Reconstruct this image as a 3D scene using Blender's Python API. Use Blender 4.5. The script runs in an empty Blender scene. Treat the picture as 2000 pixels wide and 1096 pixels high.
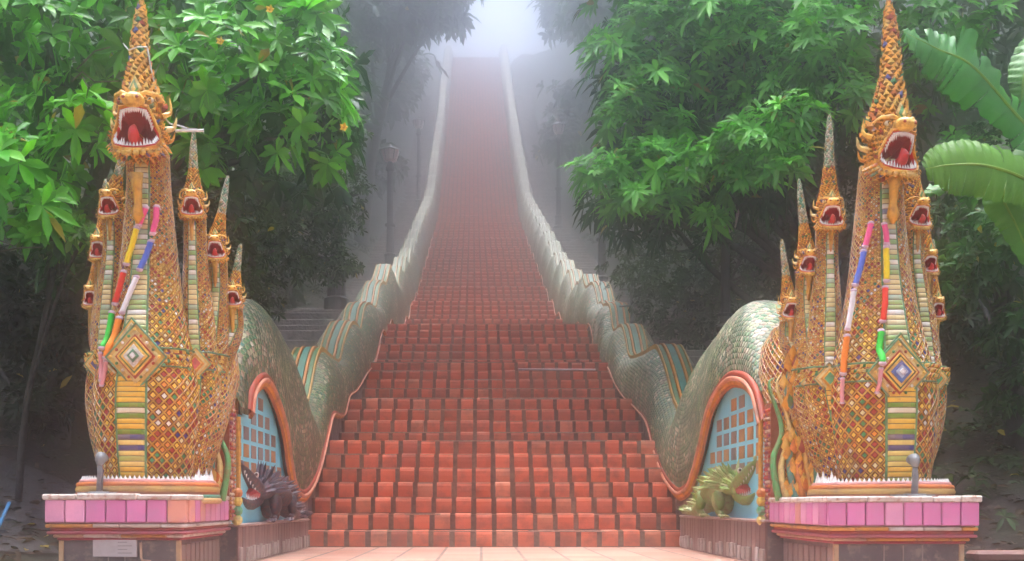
import bpy, math, random
import numpy as np
from mathutils import Vector
from mathutils.bvhtree import BVHTree
rng = np.random.default_rng(7); random.seed(7)
sc = bpy.context.scene
# ---------------------------------------------------------------- camera, world, sun, exposure
EYE = 0.385; F = 2000.0; VX = 940.0; VY = 985.0
cam_d = bpy.data.cameras.new('camera'); cam = bpy.data.objects.new('camera', cam_d)
sc.collection.objects.link(cam); sc.camera = cam
cam.location = (0, 0, EYE); cam.rotation_euler = (math.radians(90), 0, 0)
cam_d.sensor_width = 36; cam_d.lens = 36*F/2000
cam_d.shift_x = (1000-VX)/2000; cam_d.shift_y = (VY-548)/2000
cam_d.clip_start = 0.05; cam_d.clip_end = 600
world = bpy.data.worlds.new("World"); sc.world = world; world.use_nodes = True
wn = world.node_tree; bg = wn.nodes['Background']
sky = wn.nodes.new('ShaderNodeTexSky'); sky.sky_type = 'NISHITA'; sky.sun_disc = False
SUN_EL, SUN_AZ = math.radians(79), math.radians(0)
sky.sun_elevation = SUN_EL; sky.sun_rotation = SUN_AZ; sky.dust_density = 6.0; sky.air_density = 1.5; sky.ozone_density = 1.0
hsv = wn.nodes.new('ShaderNodeHueSaturation'); hsv.inputs['Saturation'].default_value = 0.6
wn.links.new(sky.outputs[0], hsv.inputs['Color']); wn.links.new(hsv.outputs[0], bg.inputs[0])
bg.inputs[1].default_value = 0.15
sun_d = bpy.data.lights.new('sun', 'SUN'); sun = bpy.data.objects.new('sun', sun_d); sc.collection.objects.link(sun)
sun_d.energy = 5; sun_d.angle = math.radians(45); sun_d.color = (1.0, 0.975, 0.94)
_d = Vector((math.sin(SUN_AZ)*math.cos(SUN_EL), math.cos(SUN_AZ)*math.cos(SUN_EL), math.sin(SUN_EL)))
sun.rotation_euler = _d.to_track_quat('Z', 'Y').to_euler()
sc.view_settings.view_transform = 'Standard'; sc.view_settings.look = 'None'
sc.view_settings.exposure = 1.12; sc.view_settings.gamma = 1
cy = sc.cycles
cy.use_denoising = True; cy.max_bounces = 8; cy.diffuse_bounces = 3; cy.glossy_bounces = 2
cy.transmission_bounces = 3; cy.transparent_max_bounces = 6; cy.volume_bounces = 5
HAZE_DENSITY = 0.035

# ---------------------------------------------------------------- helpers
C = sc.collection
def hz(z, py): return (VY-py)/F*z + EYE                 # world height seen at picture row py at distance z
def XZ(px, z): return (px-VX)/F*z
class MB:
    """collects vertices and faces (with uv and a face colour) for ONE mesh object"""
    def __init__(s): s.v=[]; s.n=0; s.f=[]; s.uv=[]; s.c=[]; s.m=[]; s.curmat=0
    def add(s, V, Fc, uv=None, col=(1,1,1), mat=None):
        V=np.asarray(V,float).reshape(-1,3)
        if not hasattr(col[0],'__len__'): col=[col]*len(Fc)
        m=s.curmat if mat is None else mat
        for i,f in enumerate(Fc):
            s.f.append([k+s.n for k in f])
            s.uv.append([uv[k] for k in f] if uv is not None else [(0,0)]*len(f))
            s.c.append(col[i]); s.m.append(m)
        s.v.append(V); s.n+=len(V)
    def grid(s, P, UV=None, close=False, col=(1,1,1), mat=None):
        P=np.asarray(P,float); n,m=P.shape[:2]
        Fc=[]; uvs=[]
        mm = m if close else m-1
        base=s.n; mt=s.curmat if mat is None else mat
        for i in range(n-1):
            for j in range(mm):
                j2=(j+1)%m
                s.f.append([base+i*m+j, base+i*m+j2, base+(i+1)*m+j2, base+(i+1)*m+j])
                if UV is not None:
                    u1=UV[i][j]; u4=UV[i+1][j]
                    if close and j==m-1: u2=(UV[i][j][0]+(UV[i][1][0]-UV[i][0][0]),UV[i][j][1]); u3=(u2[0],UV[i+1][j][1])
                    else: u2=UV[i][j2]; u3=UV[i+1][j2]
                    s.uv.append([u1,u2,u3,u4])
                else: s.uv.append([(0,0)]*4)
                s.c.append(col); s.m.append(mt)
        s.v.append(P.reshape(-1,3)); s.n+=n*m
    def box(s, x0,x1,y0,y1,z0,z1, col=(1,1,1), mat=None, bev=0):
        if bev:
            b=min(bev,(x1-x0)/2.2,(y1-y0)/2.2,(z1-z0)/2.2); V=[]
            # rounded box: three nested loops
            for z,i in ((z0,b),(z0+b,0),(z1-b,0),(z1,b)):
                V+= [(x0+b+ i*0,y0+i,z),(x1-b,y0+i,z),(x1-i,y0+b,z),(x1-i,y1-b,z),(x1-b,y1-i,z),(x0+b,y1-i,z),(x0+i,y1-b,z),(x0+i,y0+b,z)]
            Fc=[list(range(7,-1,-1)), list(range(24,32))]
            for k in range(3):
                for j in range(8): Fc.append([k*8+j,k*8+(j+1)%8,(k+1)*8+(j+1)%8,(k+1)*8+j])
            s.add(V,Fc,col=col,mat=mat); return
        V=[(x0,y0,z0),(x1,y0,z0),(x1,y1,z0),(x0,y1,z0),(x0,y0,z1),(x1,y0,z1),(x1,y1,z1),(x0,y1,z1)]
        s.add(V,[(0,3,2,1),(4,5,6,7),(0,1,5,4),(1,2,6,5),(2,3,7,6),(3,0,4,7)],col=col,mat=mat)
    def tube(s, path, rad, n=8, col=(1,1,1), mat=None, cap=True, flat=1.0, ncirc=1.0, vs=1.0, up=None):
        P=[Vector(p) for p in path]; R=list(rad) if hasattr(rad,'__len__') else [rad]*len(P)
        rings=[]; UV=[]; L=0; prev=None
        for i,p in enumerate(P):
            t=(P[min(i+1,len(P)-1)]-P[max(i-1,0)]); t=t.normalized() if t.length>1e-9 else Vector((0,0,1))
            if prev is None:
                a=Vector(up) if up else (Vector((0,1,0)) if abs(t.y)<0.9 else Vector((1,0,0)))
            else: a=prev
            a=(a-t*a.dot(t)); a=a.normalized() if a.length>1e-6 else t.orthogonal().normalized()
            prev=a; b=t.cross(a)
            if i: L+=(P[i]-P[i-1]).length/max(1e-4,(R[i]+R[i-1])/2*2*math.pi)*ncirc*vs
            rings.append([tuple(p+a*(R[i]*math.cos(k*2*math.pi/n))+b*(R[i]*flat*math.sin(k*2*math.pi/n))) for k in range(n)])
            UV.append([(k/n*ncirc,L) for k in range(n)])
        s.grid(rings,UV,close=True,col=col,mat=mat)
        if cap:
            b0=s.n-len(P)*n
            for ids in ([b0+k for k in range(n-1,-1,-1)],[s.n-n+k for k in range(n)]):
                s.f.append(ids); s.uv.append([(0,0)]*n); s.c.append(col); s.m.append(s.curmat if mat is None else mat)
    def ellipsoid(s, c, r, nu=12, nv=8, col=(1,1,1), mat=None):
        P=[[(c[0]+r[0]*math.sin(a)*math.cos(b), c[1]+r[1]*math.sin(a)*math.sin(b), c[2]+r[2]*math.cos(a))
            for b in [k*2*math.pi/nu for k in range(nu)]] for a in [0.02+k*(math.pi-0.04)/nv for k in range(nv+1)]]
        s.grid([r_[::-1] for r_ in P],close=True,col=col,mat=mat)
    def petal(s, p, up, out, ln, w, lift, col=(1,1,1), mat=None):
        p=np.asarray(p,float); up=np.asarray(up,float); out=np.asarray(out,float)
        side=np.cross(up,out); side/=np.linalg.norm(side)+1e-9
        V=[p, p+up*ln*.45-side*w*.5+out*lift*.15, p+up*ln*.45+side*w*.5+out*lift*.15, p+up*ln+out*lift, p+up*ln*.42+out*lift*.9]
        s.add(V,[(0,4,1),(0,2,4),(1,4,3),(4,2,3)],col=col,mat=mat)
    def build(s, name, mats, parent=None, smooth=False, loc=None):
        me=bpy.data.meshes.new(name)
        V=np.concatenate(s.v) if s.v else np.zeros((0,3))
        lens=np.array([len(f) for f in s.f],dtype=np.int32); st=np.concatenate([[0],np.cumsum(lens)[:-1]]).astype(np.int32)
        flat=np.fromiter((k for f in s.f for k in f),dtype=np.int32)
        mk_mesh(me,V,flat,st,lens,smooth)
        uvl=me.uv_layers.new(name='uv'); uvl.data.foreach_set('uv',np.array([q for u in s.uv for q in u],dtype=np.float32).ravel())
        a=me.attributes.new('col','FLOAT_COLOR','FACE')
        c=np.ones((len(s.f),4),dtype=np.float32); c[:,:3]=np.array(s.c,dtype=np.float32); a.data.foreach_set('color',c.ravel())
        if not isinstance(mats,(list,tuple)): mats=[mats]
        for m in mats: me.materials.append(m)
        me.polygons.foreach_set('material_index',np.array(s.m,dtype=np.int32))
        return link(name,me,parent,loc)
def mk_mesh(me,V,flat,st,lens,smooth=False):
    me.vertices.add(len(V)); me.vertices.foreach_set('co',np.asarray(V,dtype=np.float32).ravel())
    me.loops.add(len(flat)); me.loops.foreach_set('vertex_index',flat)
    me.polygons.add(len(lens)); me.polygons.foreach_set('loop_start',st)
    me.update(calc_edges=True)
    me.polygons.foreach_set('use_smooth',np.full(len(lens),bool(smooth)))
def link(name,me,parent=None,loc=None):
    o=bpy.data.objects.new(name,me); C.objects.link(o)
    if parent is not None: o.parent=parent
    if loc is not None: o.location=loc
    return o
def tag(o,label=None,cat=None,group=None,kind=None):
    if label: o['label']=label
    if cat: o['category']=cat
    if group: o['group']=group
    if kind: o['kind']=kind
    return o
def thing(name,label,cat,loc=(0,0,0),group=None):
    o=bpy.data.objects.new(name,None); C.objects.link(o); o.location=loc; o.empty_display_size=.1
    return tag(o,label,cat,group)
def lerp(a,b,t): return a+(b-a)*t
def interp(z,K): return float(np.interp(z,[k[0] for k in K],[k[1] for k in K]))
def smooth_path(K,n):
    """Catmull-Rom through points"""
    K=[np.array(k,float) for k in K]; K=[2*K[0]-K[1]]+K+[2*K[-1]-K[-2]]; out=[]
    for i in range(1,len(K)-2):
        for q in range(n):
            t=q/n; p0,p1,p2,p3=K[i-1:i+3]
            out.append(.5*((2*p1)+(-p0+p2)*t+(2*p0-5*p1+4*p2-p3)*t*t+(-p0+3*p1-3*p2+p3)*t**3))
    out.append(K[-2]); return np.array(out)

# ---------------------------------------------------------------- materials
def new_mat(name):
    m=bpy.data.materials.new(name); m.use_nodes=True; nt=m.node_tree
    return m,nt,nt.nodes['Principled BSDF']
def N(nt,t,**kw):
    n=nt.nodes.new(t)
    for k,v in kw.items():
        if k=='inp':
            for a,b in v.items():
                if hasattr(b,'is_output') or isinstance(b,bpy.types.NodeSocket): nt.links.new(b,n.inputs[a])
                else: n.inputs[a].default_value=b
        else: setattr(n,k,v)
    return n
def M(nt,op,a,b=None,c=None):
    n=nt.nodes.new('ShaderNodeMath'); n.operation=op
    for i,x in enumerate((a,b,c)):
        if x is None: continue
        if isinstance(x,(int,float)): n.inputs[i].default_value=x
        else: nt.links.new(x,n.inputs[i])
    return n.outputs[0]
def mixc(nt,f,a,b,mode='MIX'):
    n=nt.nodes.new('ShaderNodeMix'); n.data_type='RGBA'; n.blend_type=mode
    for k,x in ((0,f),(6,a),(7,b)):
        if isinstance(x,(int,float)): n.inputs[k].default_value=x
        elif isinstance(x,tuple): n.inputs[k].default_value=(*x,1)[:4]
        else: nt.links.new(x,n.inputs[k])
    return n.outputs[2]
def ramp(nt,fac,stops,const=False):
    n=nt.nodes.new('ShaderNodeValToRGB'); cr=n.color_ramp
    if const: cr.interpolation='CONSTANT'
    while len(cr.elements)<len(stops): cr.elements.new(0.5)
    for e,(p,c) in zip(cr.elements,stops): e.position=p; e.color=(*c,1)
    nt.links.new(fac,n.inputs[0]); return n.outputs[0]
def noise(nt,scale,detail=3,vec=None,out=0,rough=.6):
    n=N(nt,'ShaderNodeTexNoise'); n.inputs['Scale'].default_value=scale; n.inputs['Detail'].default_value=detail; n.inputs['Roughness'].default_value=rough
    if vec is None: vec=N(nt,'ShaderNodeTexCoord').outputs['Object']
    nt.links.new(vec,n.inputs['Vector']); return n.outputs[out]
def bump(nt,b,h,strength=.5,dist=.02):
    n=N(nt,'ShaderNodeBump'); n.inputs['Strength'].default_value=strength; n.inputs['Distance'].default_value=dist
    nt.links.new(h,n.inputs['Height']); nt.links.new(n.outputs[0],b.inputs['Normal'])
def noisy(name,c1,c2,scale=6,rough=.8,bscale=30,bstr=.4,bdist=.01,metal=0,c3=None,lo=.35,hi=.65):
    m,nt,b=new_mat(name)
    f=noise(nt,scale,5)
    col=ramp(nt,f,[(lo,c1),(hi,c2)])
    if c3:
        f2=noise(nt,scale*3.1,4); col=mixc(nt,ramp(nt,f2,[(.52,(0,0,0)),(.68,(1,1,1))]),col,c3)
    nt.links.new(col,b.inputs['Base Color']); b.inputs['Roughness'].default_value=rough; b.inputs['Metallic'].default_value=metal
    bump(nt,b,noise(nt,bscale,4),bstr,bdist); return m
def attr_mat(name,rough=.5,metal=0,dirt=(.12,.07,.04),damt=.5,dscale=20,bstr=.3,bdist=.004,bscale=60,spec=.5,coat=0):
    m,nt,b=new_mat(name)
    a=N(nt,'ShaderNodeAttribute'); a.attribute_name='col'
    f=ramp(nt,noise(nt,dscale,5),[(.45,(0,0,0)),(.75,(damt,damt,damt))])
    nt.links.new(mixc(nt,f,a.outputs['Color'],dirt),b.inputs['Base Color'])
    b.inputs['Roughness'].default_value=rough; b.inputs['Metallic'].default_value=metal
    b.inputs['Coat Weight'].default_value=coat; b.inputs['Specular IOR Level'].default_value=spec
    bump(nt,b,noise(nt,bscale,3),bstr,bdist); return m
GOLD=(.78,.36,.035); GOLD2=(.88,.56,.11); ORNG=(.70,.19,.02); RED=(.38,.03,.03); GRN=(.04,.26,.10); BLU=(.05,.10,.42); WHT=(.75,.72,.66); TEAL=(.06,.36,.34); CREAM=(.74,.60,.33)
def lattice_mat():
    m,nt,b=new_mat('mosaic_lattice')
    uv=N(nt,'ShaderNodeUVMap').outputs[0]; s=N(nt,'ShaderNodeSeparateXYZ'); nt.links.new(uv,s.inputs[0])
    a=M(nt,'ADD',s.outputs[0],s.outputs[1]); c=M(nt,'SUBTRACT',s.outputs[0],s.outputs[1])
    fa=M(nt,'FRACT',a); fb=M(nt,'FRACT',c)
    da=M(nt,'ABSOLUTE',M(nt,'SUBTRACT',fa,.5)); db=M(nt,'ABSOLUTE',M(nt,'SUBTRACT',fb,.5))
    mx=M(nt,'MAXIMUM',da,db)
    cell=N(nt,'ShaderNodeCombineXYZ'); nt.links.new(M(nt,'FLOOR',a),cell.inputs[0]); nt.links.new(M(nt,'FLOOR',c),cell.inputs[1])
    wnz=N(nt,'ShaderNodeTexWhiteNoise'); nt.links.new(cell.outputs[0],wnz.inputs[0])
    tile=ramp(nt,wnz.outputs[0],[(0,(.92,.58,.07)),(.34,(.80,.68,.36)),(.44,(.45,.03,.02)),(.64,(.03,.28,.10)),(.75,(.85,.30,.03)),(.90,(.04,.05,.28)),(.95,(.80,.76,.7))],True)
    col=mixc(nt,M(nt,'GREATER_THAN',mx,.255),tile,(.30,.02,.015))
    gold=ramp(nt,noise(nt,14,4),[(.35,(.74,.27,.02)),(.65,(.98,.62,.10))])
    ridge=M(nt,'GREATER_THAN',mx,.37)
    col=mixc(nt,ridge,col,gold)
    dirt=ramp(nt,noise(nt,9,5),[(.5,(0,0,0)),(.8,(.55,.55,.55))]); col=mixc(nt,dirt,col,(.20,.09,.04))
    nt.links.new(col,b.inputs['Base Color'])
    b.inputs['Roughness'].default_value=.34
    h=M(nt,'ADD',M(nt,'MULTIPLY',M(nt,'SMOOTH_MAX',M(nt,'SUBTRACT',mx,.28),0,.05),5),M(nt,'MULTIPLY',M(nt,'LESS_THAN',mx,.2),.35))
    bump(nt,b,h,1.0,.02); return m
def belly_mat(name,pal):
    m,nt,b=new_mat(name)
    uv=N(nt,'ShaderNodeUVMap').outputs[0]; s=N(nt,'ShaderNodeSeparateXYZ'); nt.links.new(uv,s.inputs[0])
    v=s.outputs[1]; fl=M(nt,'FLOOR',v); fr=M(nt,'FRACT',v)
    wnz=N(nt,'ShaderNodeTexWhiteNoise'); wnz.noise_dimensions='1D'; nt.links.new(fl,wnz.inputs['W'])
    col=ramp(nt,wnz.outputs[0],pal,True)
    wnx=N(nt,'ShaderNodeTexWhiteNoise'); wnx.noise_dimensions='2D'; cc=N(nt,'ShaderNodeCombineXYZ'); nt.links.new(M(nt,'FLOOR',M(nt,'MULTIPLY',s.outputs[0],4)),cc.inputs[0]); nt.links.new(fl,cc.inputs[1]); nt.links.new(cc.outputs[0],wnx.inputs[0])
    col=mixc(nt,M(nt,'MULTIPLY',wnx.outputs[0],.35),col,(.5,.30,.08))
    e=M(nt,'ABSOLUTE',M(nt,'SUBTRACT',fr,.5)); col=mixc(nt,M(nt,'GREATER_THAN',e,.43),col,(.16,.09,.04))
    nt.links.new(col,b.inputs['Base Color']); b.inputs['Roughness'].default_value=.35
    bump(nt,b,M(nt,'SUBTRACT',.5,M(nt,'POWER',e,2)),.8,.02); return m
def scale_mat():
    m,nt,b=new_mat('green_mosaic_scales')
    uv=N(nt,'ShaderNodeUVMap').outputs[0]; s=N(nt,'ShaderNodeSeparateXYZ'); nt.links.new(uv,s.inputs[0])
    row=M(nt,'FLOOR',s.outputs[1]); half=M(nt,'MULTIPLY',M(nt,'MODULO',row,2),.5)
    u=M(nt,'ADD',s.outputs[0],half); fu=M(nt,'SUBTRACT',M(nt,'FRACT',u),.5); fv=M(nt,'FRACT',s.outputs[1])
    r=M(nt,'SQRT',M(nt,'ADD',M(nt,'POWER',M(nt,'MULTIPLY',fu,1.0),2),M(nt,'POWER',M(nt,'MULTIPLY',M(nt,'SUBTRACT',fv,.1),.62),2)))
    cell=N(nt,'ShaderNodeCombineXYZ'); nt.links.new(M(nt,'FLOOR',u),cell.inputs[0]); nt.links.new(row,cell.inputs[1])
    wnz=N(nt,'ShaderNodeTexWhiteNoise'); nt.links.new(cell.outputs[0],wnz.inputs[0])
    big=noise(nt,1.1,2)
    pale=ramp(nt,wnz.outputs[0],[(0,(.03,.17,.07)),(.28,(.10,.26,.09)),(.44,(.62,.52,.34)),(.60,(.62,.30,.22)),(.72,(.03,.24,.20)),(.86,(.78,.68,.58))],True)
    dark=ramp(nt,wnz.outputs[0],[(0,(.015,.12,.05)),(.3,(.06,.20,.05)),(.55,(.02,.18,.14)),(.72,(.34,.30,.12)),(.86,(.45,.24,.15)),(.94,(.6,.55,.4))],True)
    tile=mixc(nt,ramp(nt,big,[(.42,(0,0,0)),(.6,(1,1,1))]),dark,pale)
    col=mixc(nt,M(nt,'GREATER_THAN',r,.46),tile,(.42,.36,.20))
    col=mixc(nt,M(nt,'GREATER_THAN',r,.55),col,(.05,.055,.04))
    d=ramp(nt,noise(nt,4,6),[(.40,(0,0,0)),(.72,(.85,.85,.85))]); col=mixc(nt,d,col,(.07,.06,.04))
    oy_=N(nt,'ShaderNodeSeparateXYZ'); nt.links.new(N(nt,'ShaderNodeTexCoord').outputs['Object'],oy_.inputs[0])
    mo=N(nt,'ShaderNodeMapRange',inp={0:oy_.outputs[1],1:14.0,2:32.0,3:0.0,4:.65}); col=mixc(nt,mo.outputs[0],col,(.085,.095,.065))  # dims the scales with distance; weaker far light put into their colour
    nt.links.new(col,b.inputs['Base Color']); b.inputs['Roughness'].default_value=.5
    bump(nt,b,M(nt,'SUBTRACT',1,M(nt,'MULTIPLY',r,1.4)),.9,.02); return m
def leaf_mat(name,rough=.42,trans=.3,tcol=(1.35,1.5,.6)):
    m,nt,b=new_mat(name)
    a=N(nt,'ShaderNodeAttribute'); a.attribute_name='col'
    col=mixc(nt,noise(nt,3,3),a.outputs['Color'],mixc(nt,1.0,a.outputs['Color'],(.72,.8,.7),'MULTIPLY'))
    nt.links.new(col,b.inputs['Base Color']); b.inputs['Roughness'].default_value=rough; b.inputs['Specular IOR Level'].default_value=.22
    t=N(nt,'ShaderNodeBsdfTranslucent'); nt.links.new(mixc(nt,1.0,col,tcol,'MULTIPLY'),t.inputs[0])
    mx=N(nt,'ShaderNodeMixShader'); mx.inputs[0].default_value=trans
    nt.links.new(b.outputs[0],mx.inputs[1]); nt.links.new(t.outputs[0],mx.inputs[2])
    nt.links.new(mx.outputs[0],nt.nodes['Material Output'].inputs['Surface']); return m
MT={}
MT['lattice']=lattice_mat()
MT['belly_low']=belly_mat('belly_plates_gold',[(0,(.86,.50,.05)),(.34,(.14,.30,.03)),(.48,(.82,.62,.18)),(.64,(.05,.05,.22)),(.72,(.90,.55,.06)),(.88,(.45,.50,.12)),(.94,(.80,.76,.6))])
MT['belly_up']=belly_mat('belly_plates_pale',[(0,(.74,.62,.30)),(.24,(.76,.74,.68)),(.44,(.28,.48,.16)),(.60,(.70,.66,.40)),(.74,(.10,.20,.45)),(.80,(.35,.55,.42)),(.9,(.78,.70,.45))])
MT['scales']=scale_mat()
MT['ornament']=attr_mat('glazed_ornament',rough=.36,damt=.75,dirt=(.26,.05,.02),dscale=30,bstr=.6,bdist=.008,bscale=45)
MT['enamel']=attr_mat('red_enamel',rough=.28,damt=.25,dscale=30)
MT['cloth']=attr_mat('ribbon_cloth',rough=.75,damt=.06,bstr=.3,bscale=120)
MT['rail']=attr_mat('painted_moulding',rough=.55,damt=.6,dirt=(.14,.08,.06),dscale=9,bstr=.4,bdist=.006)
MT['tile']=attr_mat('stair_tile',rough=.8,spec=.2,damt=.7,dirt=(.17,.08,.06),dscale=7,bstr=.5,bdist=.003,bscale=90)
MT['glaze']=attr_mat('pink_glazed_tile',rough=.30,damt=.75,dirt=(.50,.24,.42),dscale=9,bstr=.3)
MT['leaf']=leaf_mat('leaf'); MT['leaf_gloss']=leaf_mat('leaf_glossy',rough=.33,trans=.28)
MT['bark']=noisy('bark',(.055,.04,.03),(.13,.10,.075),8,.9,25,1,.02)
MT['darkbark']=noisy('dark_bark',(.025,.022,.02),(.06,.055,.05),8,.9,25,1,.02)
MT['metal']=noisy('black_painted_metal',(.012,.013,.018),(.03,.032,.04),10,.45,40,.2,.003)
MT['grey']=noisy('grey_metal',(.13,.13,.14),(.24,.24,.24),14,.5,60,.3,.003)

# ---------------------------------------------------------------- profile of the stairs (heights relative to the eye)
XL, XR = -1.56, 1.79
RISE=.147
HK=[(18.4,3.3),(20.1,3.85),(26.6,6.1),(41,11.9),(57,21.7),(67.6,29.3),(75,34.5)]
flights=[(9.05,7,.225),(11.3,4,.225),(13.3,5,.225),(14.95,3,.225),(16.35,4,.225)]
steps=[]    # (front y, top height rel eye)
h=-.385
for z0,n,t in flights:
    for i in range(n): h+=RISE; steps.append((z0+i*t,h))
z=steps[-1][0]
while z<73.5:
    zt=interp(z,HK); s_=(interp(z+1,HK)-zt)
    tr=.225 if s_<.6 else .205
    land=.5 if s_<.6 else .25
    # next flight of six; landing length keeps to the measured slope
    n=6; need=n*RISE/ max(s_,.2)
    z0=z+max(.3,need-(n-1)*tr)
    if h>zt+.3: z0+=.3
    for i in range(n): h+=RISE; steps.append((z0+i*tr,h))
    z=steps[-1][0]
ZTOP=z; HTOP=h
SY=np.array([s[0] for s in steps]); SH=np.array([s[1] for s in steps])
def stair_at(z):
    i=int(np.searchsorted(SY,z,side='right'))-1
    return -.385 if i<0 else float(SH[i])
_zz=np.arange(6,ZTOP+8,.1); _hh=np.array([stair_at(q) for q in _zz]); _k=np.ones(25)/25
_sm=np.convolve(np.pad(_hh,12,mode='edge'),_k,'valid')
def stair_smooth(z): return float(np.interp(z,_zz,_sm))
def drift(z): return -.45*max(0,(z-14))/54.0          # the flight bends slightly to the left as it climbs

# stairs
mb=MB(); tiles=MB()
ncol=18
for i,(y0,ht) in enumerate(steps):
    y1=steps[i+1][0] if i+1<len(steps) else y0+12
    hb=ht-RISE; d=drift(y0); x0,x1=XL+d-.12,XR+d+.12
    mb.add([(x0,y0,hb+EYE-.01),(x1,y0,hb+EYE-.01),(x1,y0,ht+EYE),(x0,y0,ht+EYE)],[(0,1,2,3)])
    mb.add([(x0,y0,ht+EYE),(x1,y0,ht+EYE),(x1,y1+.001,ht+EYE),(x0,y1+.001,ht+EYE)],[(0,1,2,3)])
    pitch=(XR-XL)/ncol
    for k in range(ncol):
        if y0>50 and False: continue
        w=pitch*(.735+.04*rng.random()); xc=XL+d+pitch*(k+.5)+ (rng.random()-.5)*.008
        dz=(rng.random()-.5)*.006
        pr=[(-.010,.012),(-.014,.075),(-.012,.118),(-.004,.140),(.018,.152)]
        pr=pr+[(min(.2,(y1-y0)-.02),.152)]
        P=[]
        for (py,pz) in pr: P+= [(xc-w/2,y0+py,hb+EYE+pz+dz),(xc+w/2,y0+py,hb+EYE+pz+dz)]
        back=len(P)
        P+= [(xc-w/2,y0+.003,hb+EYE+.012+dz),(xc+w/2,y0+.003,hb+EYE+.012+dz)]
        Fc=[(2*j,2*j+1,2*j+3,2*j+2) for j in range(5)]
        Fc+=[(0,2,4,6,8,back),(1,back+1,9,7,5,3)]
        v=rng.random(); q=rng.random()
        base=np.array((.70,.175,.092))*(.78+.32*v)
        if q<.12: base=base*np.array((.78,.85,.95))
        if q>.86: base=base*np.array((1.0,1.45,1.6))
        hazed=min(1,max(0,(y0-11)/18)); base=base*(1-.30*hazed)+np.array((.05,.06,.05))*hazed*.5  # darker and greyer up the hill: haze painted into the tile colour
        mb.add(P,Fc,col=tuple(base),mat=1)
    # worn pale mortar line on the nosing, broken along its length
    if y0<30:
        xx=XL+d
        while xx<XR+d:
            ln=.3+1.3*rng.random()
            if rng.random()<.5: mb.box(xx,min(xx+ln,XR+d),y0-.009,y0+.02,ht+EYE-.006,ht+EYE+.0065,mat=2)
            xx+=ln
m,nt,b=new_mat('stair_mortar')
nA=noise(nt,1.3,3); nB=noise(nt,22,5)
c=mixc(nt,ramp(nt,nA,[(.40,(0,0,0)),(.6,(1,1,1))]),ramp(nt,nB,[(.35,(.15,.11,.08)),(.65,(.25,.20,.15))]),ramp(nt,nB,[(.35,(.08,.055,.045)),(.65,(.14,.10,.08))]))
nt.links.new(c,b.inputs['Base Color']); b.inputs['Roughness'].default_value=.9; bump(nt,b,nB,.5,.01)
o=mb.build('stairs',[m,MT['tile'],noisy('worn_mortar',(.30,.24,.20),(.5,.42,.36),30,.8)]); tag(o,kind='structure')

# terrain ---------------------------------------------------------------
def profile(z):     # hill following the stairs, already rising before them
    if z<6: return 0.0
    if z<12: return max(0.0, (z-8.0)/4.0)*(stair_smooth(12)+.385)*.9
    if z<ZTOP+6: return stair_smooth(z)+.385
    return HTOP+.385+(z-ZTOP-6)*.06
def hill(x,z):
    cx=.12+drift(z); d=abs(x-cx)
    p=profile(z)
    if d<2.5: return p-.75*min(1,max(0,(z-7.5)/2.5)) - .02
    e=d-2.5
    n=.12*math.sin(x*1.7+z*.9)+.09*math.sin(x*3.1-z*1.3)+.2*math.sin(x*.5+z*.37)
    k=min(1,max(0,(z-5)/4))
    r=.08+.34*e+.008*e*e
    return p*1.0+ (r if z>8 else r*max(0,(z-5.2))/2.8)*min(1,e/.6+.25)*k + n*k*min(1,e)
xs=np.concatenate([np.linspace(-48,-9,20),np.linspace(-8.5,-2.7,30),np.linspace(-2.5,2.7,14),np.linspace(2.9,8.7,30),np.linspace(9.2,48,20)])
zs=np.concatenate([np.linspace(-5,4,8),np.linspace(4.5,30,90),np.linspace(30.7,95,80)])
P=[[(x,zq,hill(x,zq)-.004) for x in xs] for zq in zs]
mb=MB(); mb.grid(P)
m,nt,b=new_mat('forest_floor')
n1=noise(nt,1.2,4); n2=noise(nt,26,6,rough=.75)
c=mixc(nt,ramp(nt,n1,[(.42,(0,0,0)),(.6,(1,1,1))]),ramp(nt,n2,[(.35,(.012,.009,.008)),(.52,(.03,.02,.016)),(.7,(.075,.05,.035))]),ramp(nt,n2,[(.35,(.012,.022,.008)),(.65,(.035,.06,.02))]))
nt.links.new(c,b.inputs['Base Color']); b.inputs['Roughness'].default_value=.95; bump(nt,b,n2,1,.06)
tag(mb.build('terrain',m,smooth=True),kind='structure')
# paved plaza in front of the stairs, between the two side walls and in front
mb=MB()
mb.add([(-3.4,-4,.006),(3.6,-4,.006),(3.6,5.1,.006),(-3.4,5.1,.006)],[(0,1,2,3)])
mb.add([(XL-.03,5.1,.006),(XR+.03,5.1,.006),(XR+.03,9.06,.006),(XL-.03,9.06,.006)],[(0,1,2,3)])
m,nt,b=new_mat('plaza_paving')
tc=N(nt,'ShaderNodeTexCoord').outputs['Object']
br=N(nt,'ShaderNodeTexBrick'); nt.links.new(tc,br.inputs['Vector'])
br.offset=0; br.inputs['Scale'].default_value=1; br.inputs['Brick Width'].default_value=.3; br.inputs['Row Height'].default_value=.3; br.inputs['Mortar Size'].default_value=.012
br.inputs['Color1'].default_value=(.46,.17,.10,1); br.inputs['Color2'].default_value=(.56,.30,.21,1); br.inputs['Mortar'].default_value=(.12,.08,.06,1)
c=mixc(nt,ramp(nt,noise(nt,3,5),[(.4,(0,0,0)),(.7,(.6,.6,.6))]),br.outputs[0],(.36,.25,.19))
nt.links.new(c,b.inputs['Base Color']); b.inputs['Roughness'].default_value=.7; bump(nt,b,noise(nt,50,4),.3,.005)
tag(mb.build('plaza_pavement',m),kind='structure')
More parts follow.
